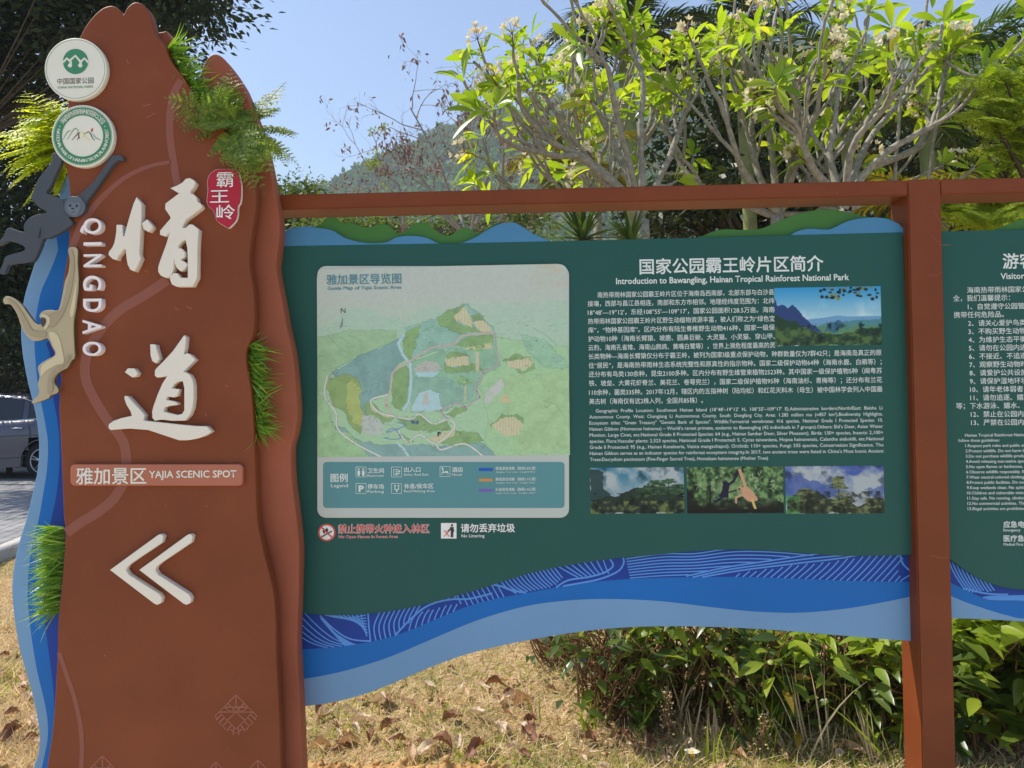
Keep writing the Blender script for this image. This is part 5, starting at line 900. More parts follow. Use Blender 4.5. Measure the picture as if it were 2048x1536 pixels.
# ---------------------------------------------------------------- crowned trees, palms, bare tree
M_BARK2 = mat('dark_bark', lin((86, 76, 64)), .9, .2, 12, .6, 60)
def crowned(name, label, base, ells, n, L, m, seed, tr=.12, clus=.45, per=60, group=None, flat=.5):
    r = np.random.default_rng(seed); t = thing(name, label, 'tree', base, group); w = MB(); lv = MB(); vol = np.array([e[1][0]*e[1][1]*e[1][2] for e in ells]); nc = max(6, n//per); top = None
    C = []
    for i in r.choice(len(ells), nc, p=vol/vol.sum()):
        c, a = np.array(ells[i][0]), np.array(ells[i][1]); C.append(c+rdir(1, r)[0]*a*r.random()**.38)
    C = np.array(C); mid = np.array(ells[0][0]); fk = np.array([base[0]*.4+mid[0]*.6, base[1]*.4+mid[1]*.6, base[2]+(C[:, 2].min()-base[2])*.9])
    w.tube(rpath([np.array(base, float)-[0, 0, .1], (np.array(base)+fk)/2+rdir(1, r)[0]*.05, fk], 4), np.linspace(tr*1.2, tr*.8, 9), 8)
    for c in C[:: max(1, len(C)//60)]:
        m_ = fk*.5+c*.5+rdir(1, r)[0]*.15*np.linalg.norm(c-fk)*.5; w.tube(rpath([fk, m_, c], 4), np.linspace(tr*.26, tr*.05, 9), 5)
    k = r.integers(0, nc, n); sz = clus*(.6+.8*r.random(nc)); off = r.normal(size=(n, 3))*[1, 1, flat]; p = C[k]+off*sz[k][:, None]*.6
    d = unit(off+rdir(n, r)*.8-[0, 0, .35]); ll = L*(.6+.7*r.random(n)); lv.add(*quad_leaf(p, d, rdir(n, r)+[0, 0, .8], ll, ll*.42))
    w.build('trunk', M_BARK2, t, True); lv.build('crown', m, t); return t
M_DKL = leaf_mat('dark_leaf', (.020, .034, .013), (.048, .07, .026), .22, (1.5, 1.5, .5), .45, .3)
M_MDL = leaf_mat('mid_leaf', (.06, .11, .025), (.14, .19, .05), .4, (1.6, 1.5, .6), .5, .25)
M_LTL = leaf_mat('light_leaf', (.14, .20, .03), (.26, .32, .06), .45, (1.6, 1.5, .5), .5, .25)
def E3(px, py, Y, rx, ry, rz=None):
    c = P(px, py, Y); k = Y/FPX; return (c, (rx*k, (rz if rz else rx)*k, ry*k))
crowned('broadleaf_tree', 'big dark leaved tree filling the sky above and left of the signpost', (P(-420, 800, 13)[0], 13, 0), [E3(150, 20, 13, 220, 130), E3(350, 40, 12.4, 105, 78), E3(420, 20, 12, 60, 46), E3(-120, 40, 13, 260, 200), E3(60, 150, 13.5, 110, 90), E3(240, -110, 12, 260, 110), E3(455, 98, 12, 34, 16)], 46000, .15, M_DKL, 5, .07, .42)
crowned('broadleaf_tree', 'dark tree with hanging foliage behind the grey gibbon', (P(-90, 800, 16)[0], 16, 0), [E3(-20, 330, 16, 190, 170), E3(70, 480, 15.5, 120, 140), E3(-60, 600, 16, 200, 130), E3(60, 640, 17, 100, 90)], 24000, .18, M_DKL, 6, .2, .5)
crowned('broadleaf_tree', 'dark evergreen tree filling the gaps behind the frangipani stems', (P(1520, 800, 12)[0], 12, 0), [E3(1520, 260, 12, 190, 130), E3(1400, 330, 12, 130, 100), E3(1680, 300, 12, 170, 120), E3(1560, 420, 12, 300, 60), E3(1330, 400, 13, 120, 70), E3(1480, 120, 12.5, 90, 60)], 13000, .17, M_DKL, 7, .17, .42)
crowned('broadleaf_tree', 'dark green tree right of the steel post, behind the feathery leaves', (P(1980, 800, 9)[0], 9, 0), [E3(1900, 280, 9, 110, 90), E3(2020, 260, 9, 120, 110), E3(1960, 400, 9, 150, 70), E3(2150, 300, 9, 160, 160), E3(2180, 450, 9, 160, 100)], 9000, .13, M_DKL, 8, .13, .32)
crowned('small_tree', 'light green small tree behind the beam beside the signpost', (P(575, 800, 22)[0], 22, 0), [E3(560, 400, 22, 60, 40), E3(610, 375, 22, 34, 34), E3(570, 460, 22, 70, 40), E3(650, 425, 22, 40, 26), E3(520, 420, 22, 60, 60)], 5200, .17, M_MDL, 9, .13, .5)
crowned('small_tree', 'yellow green bushy tree low behind the beam, left of the bare tree', (P(720, 800, 19)[0], 19, 0), [E3(700, 455, 19, 90, 26), E3(820, 462, 19, 90, 22), E3(940, 465, 19, 80, 20), E3(985, 385, 19, 20, 10), E3(850, 385, 19, 22, 8), E3(1060, 430, 19, 60, 40)], 4600, .15, M_MDL, 10, .09, .45)
crowned('round_bush', 'round bright yellow green bush above the beam at the right edge', (P(2035, 800, 7.4)[0], 7.4, 0), [E3(2035, 325, 7.4, 52, 36), E3(2090, 310, 7.4, 70, 50), E3(2010, 340, 7.4, 34, 26)], 3800, .055, M_LTL, 11, .07, .2)
for lab, bx, Y, ells, n, sd in (('dark shrub left of the signpost with thin grassy twigs, above the car', 20, 14.2, [E3(10, 700, 14.2, 120, 70), E3(90, 720, 14.2, 70, 60), E3(-120, 700, 14.2, 120, 90)], 5200, 12), ('low dark hedge shrub behind the grey car roof', 60, 15.4, [E3(60, 780, 15.4, 110, 40), E3(-60, 770, 15.4, 160, 46)], 3200, 13)):
    o = crowned('shrub', lab, (P(bx, 850, Y)[0], Y, .0), ells, n, .13, M_DKL, sd, .05, .4); o['category'] = 'shrub'
def frond(mbL, mbS, base, az, el, L, arch, r, nl=34, ll=.42, w=.026, droop=.5):
    t = np.linspace(0, 1, 16); h = np.array([math.cos(az), math.sin(az), 0]); a = el-arch*t; st = L/15
    c = np.array(base)+np.cumsum(np.concatenate([[np.zeros(3)], (h*np.cos(a)[:-1, None]+np.array([0, 0, 1])*np.sin(a)[:-1, None])*st]), 0); mbS.tube(c, np.linspace(.016, .003, 16), 5)
    ts = np.linspace(.14, .99, nl); B = np.stack([np.interp(ts, t, c[:, i]) for i in range(3)], -1); ax = unit(np.gradient(B, axis=0)); up = unit(np.cross(np.cross(ax, [0, 0, 1]), ax)); 
    for sg in (-1, 1):
        sd = unit(np.cross(ax, up))*sg; d = unit(sd*.85+ax*(.45+.5*ts[:, None])+up*.35+r.normal(size=sd.shape)*.12); l = ll*np.interp(ts, [.1, .35, .8, 1], [.6, 1, .7, .25])*(.85+.3*r.random(nl))
        mbL.add(*leaf_batch(B, d, up+r.normal(size=up.shape)*.2, l, w, 3, droop*(.6+.8*r.random(nl)), .3, 'blade'))
M_PALM = leaf_mat('palm_leaf', (.035, .075, .022), (.085, .15, .035), .35, (1.5, 1.5, .5), .35, .5)
M_PALMD = leaf_mat('dark_palm_leaf', (.026, .046, .020), (.06, .09, .035), .28, (1.4, 1.4, .5), .4, .45)
M_PALMY = leaf_mat('yellowing_palm_leaf', (.09, .13, .02), (.30, .26, .03), .4, (1.6, 1.4, .4), .4, .4, (.42, .20, .02))
M_PSTEM = mat('palm_stem', lin((126, 132, 84)), .7, .15, 10)
def palm(label, px, py, Y, n, L, m, seed, elr=(.2, 1.25), azr=(0, 6.283), tr=.07, nl=34, ll=.42, stems=1):
    r = np.random.default_rng(seed); c = P(px, py, Y); b = np.array([c[0]+.1, Y, -.05]); t = thing('palm_tree', label, 'palm', b); w = MB(); w.tube(rpath([b, (b+c)/2+[.05, 0, 0], c-[0, 0, .1]], 4), np.linspace(tr*1.2, tr, 9), 8); w.build('trunk', M_PSTEM, t, True)
    for k in range(n):
        a, s = MB(), MB(); frond(a, s, c+rdir(1, r)[0]*.06, azr[0]+(azr[1]-azr[0])*(k+.5*r.random())/n, elr[0]+(elr[1]-elr[0])*r.random(), L*(.75+.4*r.random()), .9+.8*r.random(), r, nl, ll*(.8+.3*r.random()))
        o = a.build('frond', m, t); s.build('frond_stalk', M_PSTEM, o, True)
palm('dark palm with drooping fronds against the sky above the frangipani', 1250, 110, 9.2, 17, 1.35, M_PALMD, 1, (.2, 1.3), tr=.09, nl=44, ll=.5)
palm('dark palm in the middle behind the tall frangipani', 1480, 90, 9.6, 14, 1.3, M_PALMD, 2, nl=40, ll=.5, tr=.08)
palm('green palm whose frond arches over the top right corner', 1860, 150, 8.4, 6, 2.0, M_PALM, 3, (.75, 1.15), (-.7, 1.0), nl=56, ll=.46)
palm('bushy palm with upright fronds right of the tall frangipani', 1850, 250, 7.6, 14, 1.05, M_PALM, 4, (.4, 1.35), nl=38, ll=.40)
palm('low palm with yellow and orange fronds above the beam right of centre', 1850, 410, 7.2, 12, .65, M_PALMY, 5, (.1, 1.2), nl=34, ll=.36, tr=.05)
palm('yellowing palm behind the left frangipani limbs', 1150, 340, 7.8, 12, .85, M_PALMY, 6, (.1, 1.3), nl=32, ll=.34, tr=.05)
palm('grey green palm behind the frangipani near the post', 1690, 210, 8.2, 14, 1.2, M_PALMD, 7, nl=38, ll=.42, tr=.07)
def spiky(label, px, py, Y, n, L, seed):
    r = np.random.default_rng(seed); c = P(px, py, Y); b = np.array([c[0], Y, 0]); t = thing('spiky_plant', label, 'plant', b); s = MB(); s.tube([b, (b+c)/2+[.02, 0, 0], c], [.03, .026, .022], 7); s.build('stem', M_BARK2, t)
    az = r.random(n)*6.28; el = -.1+1.4*r.random(n); d = np.stack([np.cos(az)*np.cos(el), np.sin(az)*np.cos(el), np.sin(el)], -1); mb = MB(); mb.add(*leaf_batch(np.repeat(c[None], n, 0), d, np.array([0, 0, 1.])+.1*rdir(n, r), L*(.7+.5*r.random(n)), .032, 4, .3*r.random(n), .25, 'blade')); mb.build('leaves', M_PALM, t)
spiky('spiky strap leaved plant just above the board between frangipani stems', 1165, 480, 4.7, 46, .34, 1); spiky('spiky strap leaved plant right of the pale frangipani trunk', 1262, 492, 4.9, 30, .30, 2)
# bare tree with dead brown leaves
M_TWIG = mat('grey_twig', (.30, .27, .24), .9, .15, 20); M_DEAD = leaf_mat('dead_hanging_leaf', (.16, .10, .085), (.32, .21, .17), .2, (1.2, 1, .8), .7, .15)
def bare(label, base, limbs, Y, seed, nleaf, rad=.02):
    r = np.random.default_rng(seed); t = thing('bare_tree', label, 'tree', base); w = MB(); A = []
    def br(p, d, l, ra, dep):
        k = 5; pts = [p]; dd = d.copy()
        for i in range(k): dd = unit(dd+rdir(1, r)[0]*.22+[0, 0, .05]); pts.append(pts[-1]+dd*l/k)
        pts = np.array(pts); w.tube(pts, np.linspace(ra, ra*.55, k+1), 5); A.append((pts, dep))
        if dep < 4:
            for i in range(2 if dep else 3): j = r.integers(2, k+1); br(pts[j], unit(dd+rdir(1, r)[0]*.9), l*(.5+.25*r.random()), ra*.55, dep+1)
    for path in limbs:
        pts = rpath([P(x, y, Y+r.normal()*.1) for x, y in path], 5); w.tube(pts, np.linspace(rad, rad*.35, len(pts)), 6)
        for i in range(len(pts)//3, len(pts), 2): br(pts[i], unit(unit(pts[-1]-pts[0])*.7+rdir(1, r)[0]*.8), .35+.2*r.random(), rad*.32, 1)
    lv = MB(); q = []
    cl = [A[i][0][r.integers(1, 6)] for i in r.integers(0, len(A), 190)]
    for k in range(nleaf):
        c = cl[r.integers(0, len(cl))] if r.random() < .8 else A[r.integers(0, len(A))][0][r.integers(1, 6)]; q.append(c+rdir(1, r)[0]*.10*r.random()-[0, 0, .03])
    q = np.array(q); d = unit(rdir(nleaf, r)-[0, 0, .9]); ll = .032+.03*r.random(nleaf); lv.add(*leaf_batch(q, d, rdir(nleaf, r), ll, ll*.5, 2, .2, .5, 'oval'))
    w.build('trunk', M_TWIG, t, True); lv.build('dead_leaves', M_DEAD, t)
bare('leafless grey tree hung with dead brown leaves in front of the hill', (P(960, 800, 7.6)[0], 7.6, -.05), [[(960, 700), (935, 480), (900, 390), (880, 330), (845, 260), (820, 215)], [(935, 500), (950, 400), (925, 310), (935, 250), (940, 205)], [(940, 480), (870, 420), (800, 395), (775, 370)], [(950, 450), (1000, 370), (1010, 300), (1040, 250)], [(960, 520), (1010, 420), (1060, 350), (1080, 300)], [(930, 470), (860, 380), (830, 345), (790, 330)], [(940, 440), (980, 340), (970, 280), (1000, 225)]], 7.6, 3, 1700)
sp = thing('sapling', 'thin leafy sapling shoot rising against the sky left of the bare tree', 'sapling', (P(800, 800, 8.2)[0], 8.2, -.05)); w = MB(); Ys = 8.2
w.tube(rpath([P(800, 800, Ys), P(806, 420, Ys), P(775, 350, Ys), P(756, 315, Ys), P(752, 285, Ys)], 5), np.linspace(.018, .006, 21), 5)
for a_, b_ in (((752, 285), (742, 262)), ((752, 285), (766, 255)), ((756, 315), (748, 320)), ((775, 350), (760, 322)), ((790, 380), (775, 365)), ((745, 272), (738, 265))): w.tube([P(*a_, Ys), P(*b_, Ys)], [.005, .003], 4)
w.build('stem', M_TWIG, sp); lv = MB(); r_ = np.random.default_rng(9)
for cx_, cy_, n_, s_ in ((747, 326, 90, 10), (765, 255, 26, 5), (741, 264, 20, 5), (752, 300, 10, 6), (772, 362, 14, 8)):
    p_ = np.array([P(cx_+r_.normal()*s_, cy_+r_.normal()*s_*.7, Ys+r_.normal()*.05) for _ in range(n_)]); lv.add(*quad_leaf(p_, rdir(n_, r_)-[0, 0, .3], rdir(n_, r_)+[0, 0, .7], .05, .022))
lv.build('leaves', M_LTL, sp)
# feathery leaved tree at the right edge
M_FEA = leaf_mat('feathery_leaflet', (.22, .32, .028), (.44, .52, .06), .5, (1.5, 1.4, .4), .5, .25)
def feathery(label, stems, seed, L=.34):
    r = np.random.default_rng(seed); base = P(2090, 900, 5.6); base[2] = -.05; t = thing('feathery_tree', label, 'tree', base); w = MB(); lf = MB(); st = MB()
    for path in stems:
        pts = rpath([P(x, y, Yq) for x, y, Yq in path], 6); w.tube(pts, np.linspace(.022, .006, len(pts)), 5)
        for i in range(len(pts)//3, len(pts)):
            for k in range(3):
                b = pts[i]; az = r.random()*6.28; d = np.array([math.cos(az), math.sin(az)*.8, -.1+.5*r.random()]); e = b+unit(d)*L*(.7+.5*r.random()); e[2] -= .04
                fern_frond(st, lf, b, e, .10, .105, (r.normal()*.3, -.8, .75), r, 12, 8)
    w.build('trunk', M_BARK2, t, True); lf.build('crown', M_FEA, t); st.build('leaf_stalks', M_STALK, t)
feathery('tree with feathery yellow green leaves beyond the post at the right edge', [[(2090, 700, 5.6), (2080, 420, 5.2), (2040, 260, 4.8), (2012, 160, 4.6)], [(2080, 420, 5.2), (2010, 280, 4.8), (1975, 225, 4.7)], [(2090, 500, 5.6), (2010, 440, 5.3), (1940, 420, 5.1), (1910, 440, 5.0)], [(2090, 400, 5.6), (2060, 220, 4.9), (2052, 140, 4.8)], [(2090, 480, 5.6), (2030, 410, 5.2), (1980, 400, 5.0)], [(2085, 420, 5.6), (2030, 230, 5.2), (1990, 180, 5.0)], [(2100, 560, 5.6), (2050, 460, 4.9), (1960, 455, 4.8)]], 4)
# ---------------------------------------------------------------- hedge shrubs, weeds
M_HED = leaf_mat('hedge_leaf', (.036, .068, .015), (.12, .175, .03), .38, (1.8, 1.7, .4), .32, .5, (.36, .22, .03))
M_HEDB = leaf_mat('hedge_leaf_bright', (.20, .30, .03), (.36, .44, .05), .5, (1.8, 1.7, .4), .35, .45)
M_DTW = mat('dry_twig', lin((120, 92, 64)), .9, .2, 20)
def hshrub(label, X, Y, rx, h, n, seed, L=.085, bright=.25):
    r = np.random.default_rng(seed); t = thing('hedge_shrub', label, 'shrub', (X, Y, 0), 'shrubs of the hedge behind the boards'); w = MB(); a, b = MB(), MB()
    for k in range(70):
        p0 = np.array([X+(r.random()-.5)*rx*1.2, Y+(r.random()-.5)*.35, -.02]); e = np.array([X+(r.random()-.5)*rx*2, Y+(r.random()-.5)*.6, h*(.5+.5*r.random())]); m = (p0+e)/2+rdir(1, r)[0]*.06; w.tube(rpath([p0, m, e], 4), np.linspace(.006, .002, 9), 4)
        for j in range(3): q = p0+(e-p0)*(.2+.6*r.random()); w.tube([q, q+rdir(1, r)[0]*[.14, .14, .10]], [.0025, .001], 3)
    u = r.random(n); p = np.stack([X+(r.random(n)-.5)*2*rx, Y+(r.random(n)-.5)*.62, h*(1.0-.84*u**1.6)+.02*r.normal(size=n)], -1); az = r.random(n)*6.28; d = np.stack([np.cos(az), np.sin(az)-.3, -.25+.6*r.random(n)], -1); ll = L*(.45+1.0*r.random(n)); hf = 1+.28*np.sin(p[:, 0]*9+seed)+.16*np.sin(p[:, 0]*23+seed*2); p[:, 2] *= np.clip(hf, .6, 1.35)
    k = (r.random(n) < bright*np.clip((p[:, 2]/h-.45)*2.2, .15, 1)*1.6)  # sunlight put into leaf colour: brighter leaves get likelier towards the top
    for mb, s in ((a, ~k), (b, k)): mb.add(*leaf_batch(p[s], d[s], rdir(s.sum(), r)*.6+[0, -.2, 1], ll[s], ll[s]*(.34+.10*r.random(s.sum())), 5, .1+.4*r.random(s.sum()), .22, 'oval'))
    w.build('stems', M_DTW, t); a.build('foliage', M_HED, t); b.build('sunlit_leaves', M_HEDB, t)
xs_ = [P(x, 1350, 3.3)[0] for x in (1225, 1350, 1480, 1610, 1750, 1880)]
for k, X in enumerate(xs_): hshrub(['leftmost dark leafed hedge shrub under the board, beside the open lawn', 'second hedge shrub from the left under the board, with thin bare stems below', 'hedge shrub under the board behind the dry seed head weed', 'hedge shrub under the board with sunlit yellow green leaves at its top', 'hedge shrub under the board just left of the steel post', 'hedge shrub half hidden behind the steel post'][k], X, 3.18+.10*(k % 2)-.03*k, .25, .50-.02*k, [330, 380, 420, 470, 520, 480][k], 20+k, .085, [.3, .35, .45, .65, .7, .45][k])
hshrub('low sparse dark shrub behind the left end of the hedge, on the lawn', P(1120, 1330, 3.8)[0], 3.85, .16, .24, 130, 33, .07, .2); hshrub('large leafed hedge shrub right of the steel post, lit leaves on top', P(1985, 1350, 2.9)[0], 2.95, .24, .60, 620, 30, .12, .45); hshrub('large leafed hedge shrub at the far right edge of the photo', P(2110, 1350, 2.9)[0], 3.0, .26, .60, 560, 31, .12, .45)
def weed(label, px, py, h, seed, kind):
    r = np.random.default_rng(seed); g_ = G(px, py); g_[2] = -.01; t = thing('weed', label, 'weed', g_); w = MB(); lv = MB(); top = g_+np.array([.03*r.normal(), .02, h]); c = rpath([g_, g_*.5+top*.5+[.012, 0, 0], top], 6); w.tube(c, np.linspace(.0035, .0012, len(c)), 5)
    n = 90; i = r.integers(len(c)//3, len(c), n); p = c[i]+rdir(n, r)*[.03, .03, .02]*(np.interp(i, [len(c)/3, len(c)], [1.3, .5]))[:, None]
    for q in p[:40]: j = c[r.integers(len(c)//3, len(c))]; w.tube([j, q], [.001, .0006], 3)
    lv.add(*quad_leaf(p, rdir(n, r), rdir(n, r), .010, .007)); w.build('stem', M_DTW, t); lv.build('seed_heads', kind, t)
M_SEED = leaf_mat('dry_seed', lin((186, 164, 116)), lin((214, 196, 150)), .2, (1, 1, .8), .8, .1)
weed('dry branching weed with pale seed heads in front of the hedge', 1466, 1490, .30, 1, M_SEED); weed('thin dry weed with cream seed spike left of the taller weed', 1332, 1500, .22, 2, M_SEED); weed('short pale weed right of the tall seed head weed', 1502, 1520, .16, 3, M_SEED)
def tallgrass(label, px, py, n, h, lean, seed, m):
    r = np.random.default_rng(seed); g_ = G(px, py); g_[2] = -.01; t = thing('tall_grass', label, 'grass', g_); mb = MB(); d = np.stack([lean+.18*r.normal(size=n), .1*r.normal(size=n), np.ones(n)], -1); blades(mb, g_+np.stack([.03*r.normal(size=n), .03*r.normal(size=n), 0*d[:, 0]], -1), d, h*(.6+.5*r.random(n)), np.full(n, .007), r, .25, 5); mb.build('blades', m, t)
for a in (('yellow green tall grass blades leaning right beside the lawn edge', 1280, 1455, 7, .30, .45, 1, M_GRNG), ('tall upright grass stems in the middle of the hedge', 1510, 1480, 7, .48, -.06, 2, M_GRNG), ('long arching grass blade just left of the post foot', 1790, 1530, 5, .34, -.30, 3, M_GRNG), ('brown dry upright stalks right of the tall grass stems', 1640, 1510, 6, .50, .02, 4, M_DRYG), ('single bright grass blade standing on the lawn', 1070, 1440, 3, .14, .0, 5, M_GRNG), ('green grass clump at the dry foot of the hedge below the bright shrub', 1690, 1470, 12, .22, .1, 7, M_GRNG), ('pale dry grass clump between the two seed head weeds', 1400, 1480, 14, .20, -.05, 8, M_DRYG), ('green grass clump right of the fallen flower', 1440, 1520, 12, .16, .1, 9, M_GRNG), ('dry bent grass clump in front of the hedge near the post', 1740, 1510, 14, .24, -.2, 10, M_DRYG), ('dry stalk clump under the hedge left of centre', 1360, 1440, 12, .34, .1, 11, M_DRYG), ('yellow green weed blades in front of the hedge by the tall seed head weed', 1540, 1500, 12, .26, .05, 12, M_GRNG), ('grey dry stalks leaning left in front of the hedge middle', 1590, 1490, 10, .36, -.25, 13, M_DRYG), ('short green blades at the left foot of the hedge', 1180, 1460, 14, .14, .0, 14, M_GRNG), ('tall thin green stem pair rising past the leaves left of the post', 1700, 1440, 4, .52, .02, 15, M_GRNG), ('upright grass stems at the left end of the hedge', 1215, 1430, 4, .20, -.1, 6, M_GRNG)): tallgrass(*a)
def seedling(label, px, py, seed):
    r = np.random.default_rng(seed); g_ = G(px, py); g_[2] = 0; t = thing('seedling', label, 'plant', g_); mb = MB(); n = 9; az = np.arange(n)*2.4; d = np.stack([np.cos(az), np.sin(az), .5+.6*r.random(n)], -1); mb.add(*leaf_batch(np.repeat((g_+[0, 0, .07])[None], n, 0)+[0, 0, .01]*np.arange(n)[:, None], d, np.array([0, 0, 1.])+.2*rdir(n, r), .075+.03*r.random(n), .032, 4, .2, .25, 'oval')); mb.build('leaves', M_HEDB, t); w = MB(); w.tube([g_, g_+[0, 0, .15]], [.004, .002], 5); w.build('stem', M_DTW, t)
seedling('bright green seedling at the foot of the hedge by the leaning grass', 1290, 1440, 1); seedling('bright green seedling among the tall grass stems in the hedge', 1560, 1430, 2)
for px, py, lab in ((1384, 1506, 'white and yellow frangipani flower fallen on the lawn'), (1312, 1377, 'fallen frangipani flower in the shade of the hedge')):
    g_ = G(px, py, .02); t = thing('fallen_flower', lab, 'flower', g_); mb = MB(); az = np.arange(5)*1.2566; d = np.stack([np.cos(az), np.sin(az)*.7, .5+0*az], -1); mb.add(*leaf_batch(np.repeat(g_[None], 5, 0), d, np.repeat([[0, -.3, 1.]], 5, 0), .034, .024, 3, .3, .2, 'oval')); mb.build('petals', M_FRF, t)
    w = MB(); w.tube([g_-[0, 0, .012], g_+[0, 0, .006]], [.006, .006], 8); w.build('flower_heart', mat('flower_yellow', lin((226, 176, 40)), .6), t)
# ---------------------------------------------------------------- wooded hill
def hill():
    r = np.random.default_rng(15); X0 = np.linspace(-200, 2600, 240); ry = np.interp(X0, [-200, 300, 560, 640, 665, 700, 760, 800, 860, 930, 1000, 1050, 1150, 1300, 1500, 1700, 1900, 2048, 2300, 2600], [470, 440, 405, 378, 364, 342, 312, 296, 270, 248, 230, 218, 185, 140, 95, 75, 88, 84, 60, 80])
    nv = 90; V = np.zeros((nv, 240, 3)); nz = fbm(nv, 240, 30, r, 5); nf = fbm(nv, 240, 6, r, 3)
    for i, (x, y) in enumerate(zip(X0, ry)):
        top = P(x, y, 430.); foot = P(x, 800, 120.); foot[2] = -2
        for j in range(nv):
            v = j/(nv-1); p = top*(1-v)+foot*v; p[2] += (math.sin(v*math.pi)*(-.10)*top[2])+(nz[j, i]-.5)*26*math.sin(min(1, v*2)*math.pi/2)*(1-v)+(nf[j, i]-.5)*5; V[j, i] = p
    i = (np.arange(nv-1)*240)[:, None]+np.arange(239)[None]; back = V[0].copy(); back[:, 1] += 250; back[:, 2] = -5
    VV = np.concatenate([V.reshape(-1, 3), back]); k = nv*240+np.arange(239); F = np.concatenate([np.stack([i, i+240, i+241, i+1], -1).reshape(-1, 4), np.stack([k, np.arange(239), np.arange(239)+1, k+1], -1)])
    structure(obj('hill', raw_mesh('hill', VV, [F]), mat('hill_soil', (.06, .09, .035), .9, .2, .05), None, True))
    n = 9000; ii = r.random(n)*238; jj = r.random(n)**1.15*(nv-12); a = ii.astype(int); b = jj.astype(int); C = V[b, a]+(V[b, a+1]-V[b, a])*(ii-a)[:, None]+(V[b+1, a]-V[b, a])*(jj-b)[:, None]
    m = 26; s = (2.6+2.6*r.random(n))*np.interp(C[:, 1], [120, 430], [.45, 1.0]); off = rdir(n*m, r).reshape(n, m, 3); off[..., 2] = np.abs(off[..., 2]); rad = (.55+.5*r.random((n, m, 1)))
    p = C[:, None]+off*rad*s[:, None, None]*[1, 1, .8]; d = unit(off+r.normal(size=off.shape)*.6).reshape(-1, 3); mb = MB(); L = np.repeat(s*.75, m)
    mb.add(*quad_leaf(p.reshape(-1, 3)-d*.4*L[:, None], np.cross(d, rdir(n*m, r)), d, L, L*.8)); stuff(mb.build('hill_forest', M_HILL), 'hazy green forest covering the hill behind the signs', 'forest')
M_HILL = leaf_mat('hill_leaf', (.045, .115, .02), (.12, .22, .04), .25, (1.3, 1.3, .6), .8, .1)
hill()
